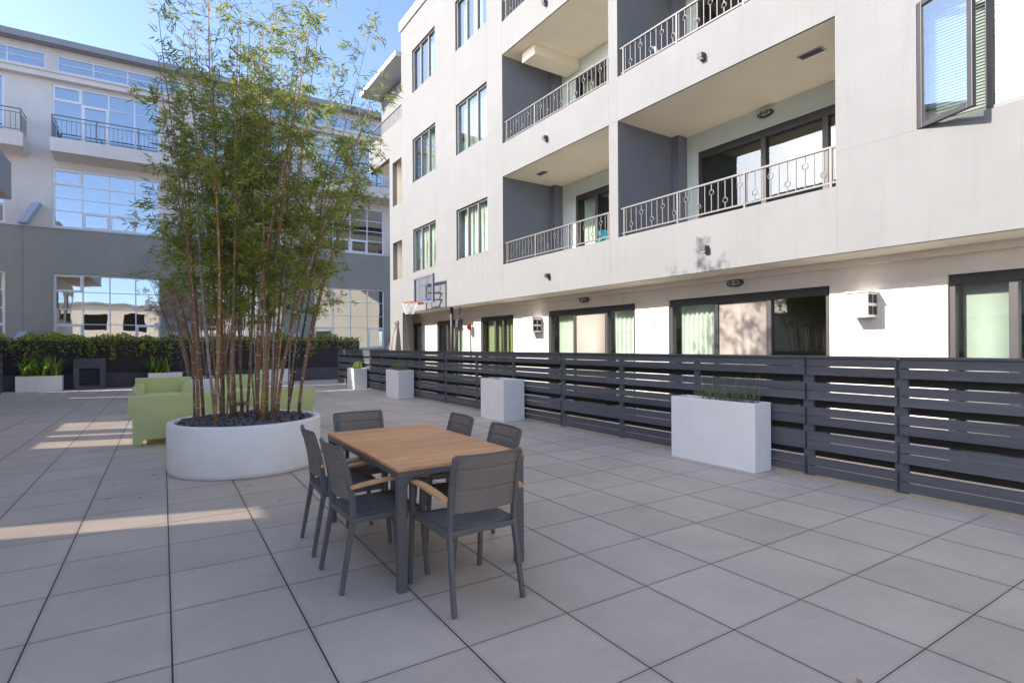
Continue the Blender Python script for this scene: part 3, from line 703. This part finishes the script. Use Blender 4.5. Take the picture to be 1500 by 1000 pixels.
for i in range(26):                                                  # trailing strands
    x = Rh.uniform(-6, 7); n = Rh.randint(10, 40); L0 = Rh.uniform(.3, .75)
    for k in range(n): leafquad(H_, (x + Rh.gauss(0, .06), 24.70 + Rh.uniform(-.04, .05), 1.65 - L0 * Rh.random()), (Rh.uniform(-1, 1), -.6, Rh.uniform(-1, .6)), .1, .05, Rh.choice((0, 0, 1)), Rh)
HG = thing("hedge", "long trailing green hedge on top of the far garden wall", "hedge", (0, 25.2, 1.1))
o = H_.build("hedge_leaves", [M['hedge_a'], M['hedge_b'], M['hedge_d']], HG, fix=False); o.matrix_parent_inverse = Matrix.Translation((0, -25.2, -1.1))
m = MB(); m.box(-7, 7.6, -.28, .35, .0, .62); m.build("hedge_core", M['woodbrown'], HG)
VB = thing("louvred_vent_box", "dark grey louvred metal vent box against the far garden wall", "vent box", (-2.2, 24.62, 0))
m = MB(); wall(m, -.45, .45, 0, 1.09, [(-.29, .29, .12, .74)], -.22, .16, fL); m.build("vent_cabinet", M['slat'], VB, bevel=.01)
m = MB()
for k in range(8): m.bar([(-.285, -.15, .16 + k * .078), (.285, -.15, .16 + k * .078)], .012, .06, (0, .6, -.8))
m.build("louvre_blades", M['slat'], VB)
m = MB(); m.box(-.288, .288, .0, .02, .122, .738); m.build("vent_back", M['ventdark'], VB)

# ------------------------------------------------------------------ planters
def boxplanter(x0, x1, y0, y1, h, label, fill=.05):
    cx, cy = (x0 + x1) / 2, (y0 + y1) / 2; a, b = (x1 - x0) / 2, (y1 - y0) / 2; w_ = .035; i0, i1 = a - w_, b - w_; zb = h - fill - .02
    t = thing("white_planter", label, "planter", (cx, cy, 0), 0, "white planter boxes")
    m = MB()
    vs = [(-a, -b, 0), (a, -b, 0), (a, b, 0), (-a, b, 0), (-a, -b, h), (a, -b, h), (a, b, h), (-a, b, h), (-i0, -i1, h), (i0, -i1, h), (i0, i1, h), (-i0, i1, h), (-i0, -i1, zb), (i0, -i1, zb), (i0, i1, zb), (-i0, i1, zb)]
    fs = [(3, 2, 1, 0)] + [(k, (k + 1) % 4, (k + 1) % 4 + 4, k + 4) for k in range(4)] + [(4 + k, 4 + (k + 1) % 4, 8 + (k + 1) % 4, 8 + k) for k in range(4)] + [(8 + k, 8 + (k + 1) % 4, 12 + (k + 1) % 4, 12 + k) for k in range(4)] + [(12, 13, 14, 15)]
    m.add(vs, fs); m.build("planter_shell", M['planter'], t, bevel=.006)
    m = MB(); m.box(-i0 + .002, i0 - .002, -i1 + .002, i1 - .002, zb + .002, h - fill); m.build("soil", M['soil'], t)
    return t
boxplanter(5.47, 5.92, 18.55, 19.36, .71, "white planter box at the far end of the fence, holding yellow-green plants")
boxplanter(5.47, 5.93, 14.40, 15.40, .79, "white planter box by the fence in front of the basketball hoop, with low grass")
boxplanter(5.47, 5.95, 8.87, 9.76, .80, "empty looking white planter box in the middle of the fence, behind the dining table")
boxplanter(5.64, 5.95, 3.73, 4.94, .79, "white planter box nearest the camera by the fence, with spiky grass")
boxplanter(-4.15, -2.94, 24.2, 24.66, .52, "low white planter box at far left beside the louvred vent box")
boxplanter(-.47, .62, 24.2, 24.66, .52, "low white planter box by the far wall behind the left mint armchair")
boxplanter(3.15, 4.46, 24.2, 24.66, .54, "low white planter box by the far wall, right of centre behind the bamboo canes")
def blades(name, label, cat, cx, cy, z, sx, sy, n, Lr, w_, mats, droop, up=1.0, seed=1, group=None):
    r_ = random.Random(seed); m = MB()
    for i in range(n):
        x = r_.uniform(-sx, sx); y = r_.uniform(-sy, sy); az = r_.uniform(0, 2 * math.pi); L_ = r_.uniform(*Lr); out = r_.uniform(.1, 1) * droop
        mi = r_.randrange(len(mats)); pr = None; dx, dy = math.cos(az), math.sin(az); sx_, sy_ = -dy, dx
        ns = 6; pts = []
        for k in range(ns + 1):
            t = k / ns; rr = L_ * out * t ** 1.6; zz = L_ * up * (t - .45 * out * t * t * 1.4); ww = w_ * (1 - t ** 2.2) * .5 * (0.6 + t if t < .4 else 1)
            pts.append((x + dx * rr + sx_ * ww, y + dy * rr + sy_ * ww, zz)); pts.append((x + dx * rr - sx_ * ww, y + dy * rr - sy_ * ww, zz + .2 * ww))
        m.add(pts, [(2 * k, 2 * k + 1, 2 * k + 3, 2 * k + 2) for k in range(ns)], mi)
    o = m.build(name, mats, fix=False, smooth=True); o.location = (cx, cy, z); tag(o, label, cat, group); return o
blades("spiky_grass", "tuft of thin spiky grey-green grass in the nearest fence planter", "grass", 5.79, 4.18, .73, .10, .36, 260, (.22, .50), .0065, [M['blade'], M['blade'], M['strap']], 1.05, seed=3)
blades("low_grass", "low dark grass in the planter in front of the basketball hoop", "grass", 5.70, 14.9, .73, .17, .38, 120, (.2, .42), .014, [M['strap'], M['blade']], .8, seed=4)
blades("yellow_green_plant", "yellow-green upright plants in the farthest fence planter", "plant", 5.68, 18.95, .65, .15, .30, 90, (.15, .42), .02, [M['strap_y'], M['strap']], .6, seed=5)
blades("strap_leaf_plant", "row of bright strap-leaved plants in the far left planter beside the vent box", "plant", -3.5, 24.42, .46, .5, .14, 190, (.45, .95), .05, [M['strap'], M['hedge_a'], M['strap']], .75, seed=6, group="strap-leaved plants in the far planters")
blades("strap_leaf_plant", "strap-leaved plant in the far planter behind the left armchair", "plant", -.1, 24.42, .46, .3, .14, 110, (.4, .95), .05, [M['strap'], M['hedge_a'], M['strap']], .85, seed=7, group="strap-leaved plants in the far planters")
blades("strap_leaf_plant", "strap-leaved plant in the far planter seen right of centre through the canes", "plant", 3.75, 24.42, .48, .45, .14, 140, (.4, .85), .05, [M['strap'], M['hedge_a'], M['strap_y']], .8, seed=8, group="strap-leaved plants in the far planters")

# ------------------------------------------------------------------ bamboo
def bamboo(cx, cy, zs, rad_, n, label, seed, hts, z_leaf, spread, leafn, mats, dry=None, br=(.35, .8), bias=0.0):
    r_ = random.Random(seed)
    T = thing("bamboo_clump", label, "bamboo", (cx, cy, zs), 0, "bamboo clumps in round planters")
    cm = [M['culm_k'], M['culm_b'], M['culm_g'], M['culm_o']]
    LF = MB(); TW = MB(); spots = []
    for i in range(n):
        for _ in range(60):
            a = r_.uniform(0, 2 * math.pi); q = rad_ * math.sqrt(r_.random()); x, y = q * math.cos(a), q * math.sin(a)
            if all((x - u) ** 2 + (y - v) ** 2 > .09 ** 2 for u, v in spots): break
        spots.append((x, y))
        hgt = r_.uniform(*hts) * (1.0 if q < rad_ * .6 else .9); r0 = r_.choice((.008, .010, .013, .016, .019))
        lean = Vector((x / rad_ * spread + r_.gauss(0, .26), y / rad_ * spread + r_.gauss(0, .26), 0)) + Vector((.84, -.54, 0)) * bias; bow = Vector((r_.gauss(0, .05), r_.gauss(0, .05), 0))
        side = max(-1, min(1, x * .84 - y * .54 + .0))
        ci = r_.choices((0, 1, 2, 3), (2, 5, 4, 2) if x < .2 else (2, 3, 4, 4))[0]
        def P(z):
            t = max(0, z / hgt); return Vector((x, y, 0)) + lean * (t ** 1.25) + bow * math.sin(t * 5) * .8 + Vector((0, 0, z))
        pts = []; rr = []; mis = []; z = -.02; k = 0; sp = .24 + r_.uniform(-.03, .05)
        nodes = []
        while z < hgt:
            t = max(0, z / hgt); rc = r0 * (1 - t) ** .75 + .0022
            pts.append(P(z)); rr.append(rc); mis.append(0)
            zn = z + sp * r_.uniform(.85, 1.15)
            if zn < hgt:
                pts.append(P(zn - .008)); rr.append(r0 * (1 - zn / hgt) ** .75 + .0022); mis.append(1)
                pts.append(P(zn)); rr.append((r0 * (1 - zn / hgt) ** .75 + .0022) * 1.22); mis.append(1)
                pts.append(P(zn + .008)); rr.append(r0 * (1 - zn / hgt) ** .75 + .0022); mis.append(0)
                nodes.append(zn)
            z = zn + .009
        c = MB(); c.tube(pts, rr, 7, mis=mis); c.build("culm", [cm[ci], M['node']], T, smooth=True)
        zl0 = r_.uniform(*z_leaf) - .35 * (1 if q < rad_ * .5 else 0)
        for zn in nodes:
            if zn < zl0: continue
            t = zn / hgt
            for b in range(r_.choice((1, 2, 2, 3))):
                az = r_.uniform(0, 2 * math.pi); bl = r_.uniform(*br) * (1.05 - .65 * t)
                dr = Vector((math.cos(az), math.sin(az), r_.uniform(.35, .95))).normalized(); p0 = P(zn)
                bp = [p0 + dr * bl * s - Vector((0, 0, .30 * bl * s * s)) for s in (0, .33, .66, 1)]
                TW.tube(bp, [.0035, .0028, .002, .001], 3)
                bare = r_.random() < (.55 if (t > .75 and side < -.1) else .06)
                if bare: continue
                for cl in range(int(leafn * (1.25 if zs + zn < 4.3 else .75))):
                    s = r_.uniform(.22, 1.02); pc = p0 + dr * bl * s - Vector((0, 0, .30 * bl * s * s)) + Vector((r_.gauss(0, .05), r_.gauss(0, .05), r_.gauss(0, .05)))
                    cdir = Vector((dr.x + r_.gauss(0, .6), dr.y + r_.gauss(0, .6), r_.gauss(-.15, .5)))
                    wz = zs + pc.z
                    if dry and wz < dry: mi = 4 if r_.random() < .93 else 1
                    else:
                        yl = .015 + (.10 if (x * .84 - y * .54) > .35 and 3.2 < wz < 5 else 0)
                        mi = r_.choices((0, 1, 2, 3), (5, 3 + (1.5 if wz < 3.6 else 0), 3, yl * 10))[0]
                    for l in range(r_.randint(5, 8)):
                        dv = cdir.normalized() + Vector((r_.gauss(0, .5), r_.gauss(0, .5), r_.gauss(-.12, .45)))
                        leafquad(LF, pc + Vector((r_.gauss(0, .02), r_.gauss(0, .02), r_.gauss(0, .02))), dv, r_.uniform(.06, .13), r_.uniform(.010, .0165), mi if r_.random() < .75 else (4 if dry and wz < dry else r_.randrange(3)), r_)
    LF.add(TW.v, TW.f, len(mats)); LF.build("foliage", mats + [M['twig']], T, fix=False)
    return T, spots
BM = [M['leaf_a'], M['leaf_b'], M['leaf_c'], M['leaf_y'], M['leaf_dry']]
def roundplanter(cx, cy, r, h, label):
    t = thing("round_planter", label, "planter", (cx, cy, 0), 0, "round white planters")
    m = MB(); m.lathe([(0, 0), (r - .03, 0), (r - .01, .01), (r, .06), (r, h - .025), (r - .008, h - .006), (r - .028, h), (r - .065, h), (r - .082, h - .008), (r - .09, h - .03), (r - .09, h - .09)], 96)
    m.build("planter_shell", M['planter'], t, smooth=True)
    m = MB(); m.lathe([(r - .0901, h - .055), (0, h - .035)], 48); m.build("soil", M['soil'], t)
    return t
PX1, PY1, PR, PH = .885, 7.55, .862, .585
roundplanter(PX1, PY1, PR, PH, "big round white planter in the middle of the terrace holding tall bamboo over grey stones")
roundplanter(1.02, 18.4, .86, .58, "round white planter farther back behind the armchairs, mostly hidden by the nearer bamboo")
_, spots = bamboo(PX1, PY1, PH - .05, .64, 38, "tall green bamboo clump in the near round planter, tallest plant on the terrace", 5, (4.3, 5.65), (1.2, 1.95), .80, 9, BM, br=(.40, .95), bias=.24)
bamboo(1.02, 18.4, .53, .6, 28, "smaller bamboo with dry brown lower leaves in the far round planter", 9, (3.0, 4.3), (1.1, 1.9), .75, 8, BM, dry=3.15, br=(.5, 1.15), bias=-.35)
# river stones
meshes = []
for k in range(5):
    b = bmesh.new(); bmesh.ops.create_icosphere(b, subdivisions=3, radius=1)
    for v in b.verts:
        c = v.co; f = 1 + .10 * math.sin(c.x * 2.3 + k) * math.cos(c.y * 1.9 + 2 * k) + .06 * math.sin(c.z * 3 + c.x * 2 + k)
        v.co = Vector((c.x * f, c.y * f * .78, c.z * f * .58))
    me = bpy.data.meshes.new("river_stone"); b.to_mesh(me); b.free(); me.materials.append(M['pebble'])
    me.polygons.foreach_set("use_smooth", [True] * len(me.polygons)); meshes.append(me)
rp = random.Random(21); placed = []
for it in range(6000):
    if len(placed) >= 240: break
    a = rp.uniform(0, 2 * math.pi); q = .735 * math.sqrt(rp.random()); x, y = q * math.cos(a), q * math.sin(a); s = rp.uniform(.027, .052)
    if any((x - u) ** 2 + (y - v) ** 2 < ((s + t) * .80) ** 2 for u, v, t in placed): continue
    if q + s > .765: continue
    placed.append((x, y, s))
for (x, y, s) in placed:
    o = bpy.data.objects.new("river_stone", rp.choice(meshes)); COL.objects.link(o)
    o.location = (PX1 + x, PY1 + y, PH - .030 + s * .42 + (.01 * (1 - (x * x + y * y) / .5))); o.scale = (s, s, s); o.rotation_euler = (rp.gauss(0, .2), rp.gauss(0, .2), rp.uniform(0, 6.3))
    tag(o, "smooth dark grey river stone in the near round planter", "stone", "river stones in the round planter")

# ------------------------------------------------------------------ lime plastic lounge seats
def lounge(name, label, cat, x, y, rz, Wd, D=.78):
    t = thing(name, label, cat, (x, y, 0), rz, "lime green plastic lounge seats")
    h = Wd / 2; H = .745; ml = M['lime']
    # back panel: square shoulders, waisted below, two feet
    prof = [(-h, H), (-h, .56), (-h + .015, .52), (-h + .05, .485), (-h + .055, 0), (-h + .16, 0), (-h + .185, .085), (h - .185, .085), (h - .16, 0), (h - .055, 0), (h - .05, .485), (h - .015, .52), (h, .56), (h, H)]
    m = MB(); m.prism(prof, 0, .10); m.build("back_panel", ml, t, bevel=.014)
    for s in (-1, 1):
        ap = []
        xc, zc, rr = h - .085, .525, .112
        for k in range(15): 
            a = rad(-60 + 250 * k / 14); ap.append((s * (xc + rr * math.cos(a)), zc + rr * math.sin(a)))
        ap += [(s * (h - .20), .36), (s * (h - .20), .09), (s * (h - .06), .09), (s * (h - .06), .40)]
        m = MB(); m.prism(ap, .101, D - .03); m.build("arm", ml, t, bevel=.012)
        m = MB(); m.prism([(s * (h - .06), .0), (s * (h - .16), .0), (s * (h - .19), .089), (s * (h - .06), .089)], D - .14, D - .04); m.build("front_foot", ml, t, bevel=.006)
    m = MB(); m.prism([(.101, .09), (D - .05, .09), (D, .13), (D, .36), (D - .03, .405), (D - .1, .415), (.25, .38), (.101, .40)], -h + .201, h - .201, 'x'); m.build("seat", ml, t, bevel=.02)
    return t
lounge("lounge_sofa", "lime green plastic sofa seen from behind, left of and behind the round planter", "sofa", .27, 9.86, 0, 1.42)
lounge("lounge_armchair", "lime plastic armchair seen from behind through the right bamboo canes", "armchair", 1.78, 9.98, 0, .98)
lounge("lounge_armchair", "mint armchair facing the camera beyond the sofa, left of the canes", "armchair", .0, 15.75, rad(180), 1.12)
lounge("lounge_armchair", "mint armchair facing the camera seen between the bamboo canes", "armchair", 1.85, 15.95, rad(172), 1.05)

# ------------------------------------------------------------------ dining table
TB = thing("dining_table", "rectangular teak topped dining table with dark metal legs", "table", (1.615, 3.90, 0))
hx, hy = .452, .82
n = 15; st = 2 * hy / n
m = MB()
for k in range(n):
    y0 = -hy + k * st; jz = R.uniform(-.0006, .0006)
    m.box(-hx, hx, y0 + .0032, y0 + st - .0032, .722 + jz, .742 + jz)
m.build("tabletop", M['teak'], TB, bevel=.0025)
m = MB(); m.box(-hx + .004, hx - .004, -hy + .004, -hy + .03, .684, .7215); m.box(-hx + .004, hx - .004, hy - .03, hy - .004, .684, .7215)
m.box(-hx + .004, -hx + .03, -hy + .03, hy - .03, .684, .7215); m.box(hx - .03, hx - .004, -hy + .03, hy - .03, .684, .7215)
for k in (-.27, .27): m.box(-hx + .03, hx - .03, k - .02, k + .02, .69, .7213)
m.build("table_apron", M['alu'], TB, bevel=.003)
for sx in (-1, 1):
    for sy in (-1, 1):
        m = MB(); X, Y = sx * (hx - .033), sy * (hy - .033)
        m.bar([(X, Y, 0), (X, Y, .683)], .056, .05)
        for ax in (0, 1):                                            # curved gusset at the top of the leg
            pts = [(0, .683), (-.11, .683), (-.065, .667), (-.040, .64), (-.028, .60), (-.022, .55), (0, .55)]
            if ax == 0: m.prism([(X + sx * p[0] * 1.0, p[1]) for p in pts], Y - .02, Y + .02, 'y')
            else: m.prism([(Y + sy * p[0], p[1]) for p in pts], X - .02, X + .02, 'x')
        m.build("leg", M['alu'], TB, bevel=.004)

# ------------------------------------------------------------------ dining chairs
def dining_chair(label):
    t = thing("dining_chair", label, "chair", (0, 0, 0), 0, "dining chairs around the teak table")
    px = .212
    def bk(z):                                                       # rake of the back post
        if z < .44: return -.300 + (.300 - .222) * (z / .44)
        u = (z - .44) / .42; return -.222 - .012 * u - .062 * u * u
    zs = [0, .15, .3, .44, .52, .6, .68, .76, .82, .862]
    for s in (-1, 1):
        m = MB(); m.bar([(s * (px + .012 * (1 - min(z, .44) / .44)), bk(z), z) for z in zs], .027, [.026, .029, .032, .036, .036, .034, .031, .028, .025, .024]); m.build("rear_leg", M['alu'], t, bevel=.004)
        m = MB(); m.bar([(s * (px + .036), .245, 0), (s * (px + .034), .222, .3), (s * (px + .034), .212, .44), (s * (px + .034), .215, .627)], .028, [.026, .031, .033, .030]); m.build("front_leg", M['alu'], t, bevel=.004)
        m = MB(); m.bar([(s * (px + .016), -.235, .425), (s * (px + .018), .21, .430)], .024, .036); m.build("seat_rail", M['alu'], t)
        ap = []
        for k in range(11):
            u = k / 10; ap.append((s * (px + .040 + .010 * math.sin(u * 3.14)), -.250 + u * .500, .630 + .030 * math.sin(u * 2.6) - .006 * u))
        m = MB(); m.bar(ap, [.040, .046, .05, .052, .052, .050, .048, .046, .044, .042, .040], .020); m.build("armrest", M['teak2'], t, bevel=.005)
    m = MB(); m.bar([(-px, -.226, .425), (px, -.226, .425)], .030, .032, (0, 1, 0)); m.build("cross_rail", M['alu'], t, bevel=.003)
    m = MB(); m.bar([(-px - .02, .205, .420), (px + .02, .205, .420)], .030, .030, (0, 1, 0)); m.build("cross_rail", M['alu'], t, bevel=.003)
    # seat sling
    nx, ny = 10, 12
    def grid(fn, nx, ny, th_):
        vs = []; 
        for layer in (0, 1):
            for j in range(ny + 1):
                for i in range(nx + 1): vs.append(fn(i / nx, j / ny, -th_ / 2 if layer == 0 else th_ / 2))
        N_ = (nx + 1) * (ny + 1); fs = []
        for j in range(ny):
            for i in range(nx):
                a = j * (nx + 1) + i; fs += [(a, a + 1, a + nx + 2, a + nx + 1), (N_ + a, N_ + a + nx + 1, N_ + a + nx + 2, N_ + a + 1)]
        bd = [i for i in range(nx + 1)] + [(j + 1) * (nx + 1) + nx for j in range(ny)] + [ny * (nx + 1) + i for i in range(nx - 1, -1, -1)] + [j * (nx + 1) for j in range(ny - 1, 0, -1)]
        for k in range(len(bd)): p_, q_ = bd[k], bd[(k + 1) % len(bd)]; fs.append((p_, q_, q_ + N_, p_ + N_))
        return vs, fs
    vs, fs = grid(lambda u, v, d: ((u - .5) * 2 * (px + .004), -.222 + v * .44, .448 - .018 * math.sin(u * math.pi) * (.3 + .7 * math.sin(v * math.pi)) - (.012 * max(0, v - .85) / .15) + d), nx, ny, .008)
    m = MB(); m.add(vs, fs); m.build("seat", M['sling'], t, smooth=True)
    def back(u, v, d):
        z = .540 + v * .317; y = bk(z) - .030 * math.sin(u * math.pi)
        seam = 1.0
        for s0 in (.39, .77): seam -= .95 * math.exp(-((v - s0) / .022) ** 2)
        return ((u - .5) * 2 * (px - .016), y + (d * 2 * (.35 + .65 * seam)), z)
    vs, fs = grid(back, 8, 56, .012)
    m = MB(); m.add(vs, fs); m.build("backrest", M['sling_b'], t, smooth=True)
    pts = [((u - .5) * 2 * (px + .004), bk(.862) - .030 * math.sin(u * math.pi), .862) for u in [k / 10 for k in range(11)]]
    m = MB(); m.bar(pts, .022, .014, (0, 0, 1)); m.build("top_rail", M['alu'], t, bevel=.003)
    return t
ch = dining_chair("dark sling dining chair at the near end of the table, its back to the camera")
ch.location = (1.535, 2.955, 0); ch.rotation_euler = (0, 0, rad(1))
dup(ch, (1.175, 3.50, 0), rad(-90 + 1.5), "dark dining chair on the table's left side, the nearer of two")
dup(ch, (1.185, 4.18, 0), rad(-90 - 2), "dark dining chair on the table's left side, the farther of two")
dup(ch, (1.86, 3.48, 0), rad(90 - 3), "dark dining chair on the table's fence side, the nearer of two")
dup(ch, (1.87, 4.21, 0), rad(90 - 3), "dark dining chair on the table's fence side, the farther of two")
dup(ch, (1.50, 4.67, 0), rad(180), "dining chair at the table's far end, only its back top showing over the teak")

# ------------------------------------------------------------------ basketball hoop
HP = thing("basketball_hoop", "portable basketball hoop with clear backboard and orange rim behind the fence", "basketball hoop", (6.52, 15.05, 0))
m = MB(); m.box(.35, 1.1, -.9, -.1, 0, .16); m.build("hoop_base", M['fixture'], HP, bevel=.03)
m = MB(); m.tube([(.55, -.75, .15), (.55, -.75, 3.05)], .045, 12); m.build("pole", M['polebrown'], HP, smooth=True)
bw, z0, z1 = .71, 2.72, 3.54
m = MB(); wall(m, -bw, bw, z0, z1, [(-bw + .07, bw - .07, z0 + .06, z1 - .06)], -.03, .03, fR); bo = m.build("backboard_frame", M['boardgrey'], HP, bevel=.006)
m = MB(); m.box(-.008, .004, -bw + .06, bw - .06, z0 + .05, z1 - .05); m.build("backboard_panel", M['acrylic'], bo)
m = MB(); wall(m, -.31, .31, z0 + .09, z0 + .56, [(-.27, .27, z0 + .13, z0 + .52)], -.012, -.009, fR)
m.box(-.0115, -.009, -.32, -.27, z0 + .5602, z1 - .07); m.box(-.0115, -.009, .25, .30, z0 + .5602, z1 - .07); m.build("target_square", M['navy'], bo)
m = MB(); rc = .23; m.tube([(-.06 - .15 - rc + rc * math.cos(t), rc * math.sin(t), z0 + .02) for t in [2 * math.pi * k / 28 for k in range(29)]], .011, 7); m.box(-.22, -.031, -.07, .07, z0 - .02, z0 + .03); m.tube([(-.04, .09, z0 - .04), (-.25, .19, z0 + .01)], .008, 5); m.tube([(-.04, -.09, z0 - .04), (-.25, -.19, z0 + .01)], .008, 5); m.build("rim", M['orange'], HP, smooth=False)
m = MB(); cx_ = -.06 - .15 - rc; nn = 12
def npt(k, l): 
    t = 2 * math.pi * (k + .5 * (l % 2)) / nn; r_ = rc * (1 - .13 * l if l < 4 else .48 + .03 * (l - 3)); return (cx_ + r_ * math.cos(t), r_ * math.sin(t), z0 - .085 * l + .01)
for k in range(nn):
    for l in range(4):
        m.tube([npt(k, l), npt(k, l + 1)], .006, 4); m.tube([npt(k, l), npt(k - 1 + (0 if l % 2 == 0 else 2) , l + 1)], .006, 4)
m.build("net", M['net'], HP)
m = MB(); m.tube([(.55, -.75, 2.98), (.03, -.2, 3.02)], .02, 6); m.tube([(.55, -.75, 2.80), (.03, -.2, 2.82)], .02, 6); m.tube([(.55, -.75, 2.80), (.75, -1.0, 2.86)], .02, 6); m.build("extension_arm", M['polebrown'], HP)
m = MB(); m.tube([(.75, -1.0, 2.86), (.58, -.80, 1.2)], .02, 6); m.build("adjuster_rod", M['polebrown'], HP)
m = MB(); m.box(.60, .76, -1.02, -.86, 1.98, 2.22); m.build("adjuster_box", M['fixture'], HP, bevel=.02)

# ------------------------------------------------------------------ fallen leaves
m = MB(); m.add([(0, 0, .003), (.03, .006, .008), (.075, .002, .005), (.03, -.006, .009)], [(0, 1, 2, 3)]); lf0 = m.build("fallen_bamboo_leaf", M['leaf_dry'], fix=False)
rl = random.Random(4)
for k in range(22):
    o = lf0 if k == 0 else lf0.copy()
    if k: COL.objects.link(o)
    a = rl.uniform(2.6, 6.4); q = PR + .06 + rl.expovariate(2.2); o.location = (PX1 + q * math.cos(a), PY1 + q * math.sin(a), 0); o.rotation_euler = (0, 0, rl.uniform(0, 6.3))
    tag(o, "dry bamboo leaf fallen on the pavers around the near round planter", "leaf", "fallen bamboo leaves")
m = MB(); m.add([(0, 0, .004), (.02, .012, .012), (.05, 0, .006), (.02, -.012, .010)], [(0, 1, 2, 3)]); o = m.build("fallen_leaf", M['leaf_dry'], fix=False); o.location = (2.52, 1.17, 0); o.rotation_euler = (0, 0, .9); tag(o, "small dry tan leaf lying on a paver joint at lower right", "leaf")

# ------------------------------------------------------------------ closed umbrella
UM = thing("closed_umbrella", "closed beige patio umbrella standing behind the far end of the fence", "umbrella", (6.9, 18.0, 0))
m = MB(); m.tube([(0, 0, 0), (0, 0, 2.55)], .022, 10); m.build("pole", M['polebrown'], UM, smooth=True)
m = MB(); m.lathe([(.29, .80), (.36, .95), (.31, 1.4), (.22, 1.9), (.12, 2.2), (.17, 2.23), (.09, 2.42), (.035, 2.52)], 64, fn=lambda t: 1 + .16 * math.cos(8 * t) + .07 * math.cos(16 * t + .5)); m.build("canopy", M['umb'], UM, smooth=True)
m = MB(); m.lathe([(0, 2.64), (.03, 2.62), (.035, 2.56), (.02, 2.53), (.04, 2.50)], 16); m.build("finial", M['umb'], UM, smooth=True)
m = MB(); m.lathe([(.145, 2.14), (.15, 2.17), (.145, 2.20)], 24); m.build("tie_strap", M['fixture'], UM, smooth=True)
m = MB(); m.lathe([(0, .09), (.10, .09), (.27, .06), (.28, 0), (0, 0)], 32); m.build("umbrella_base", M['fixture'], UM, smooth=True)
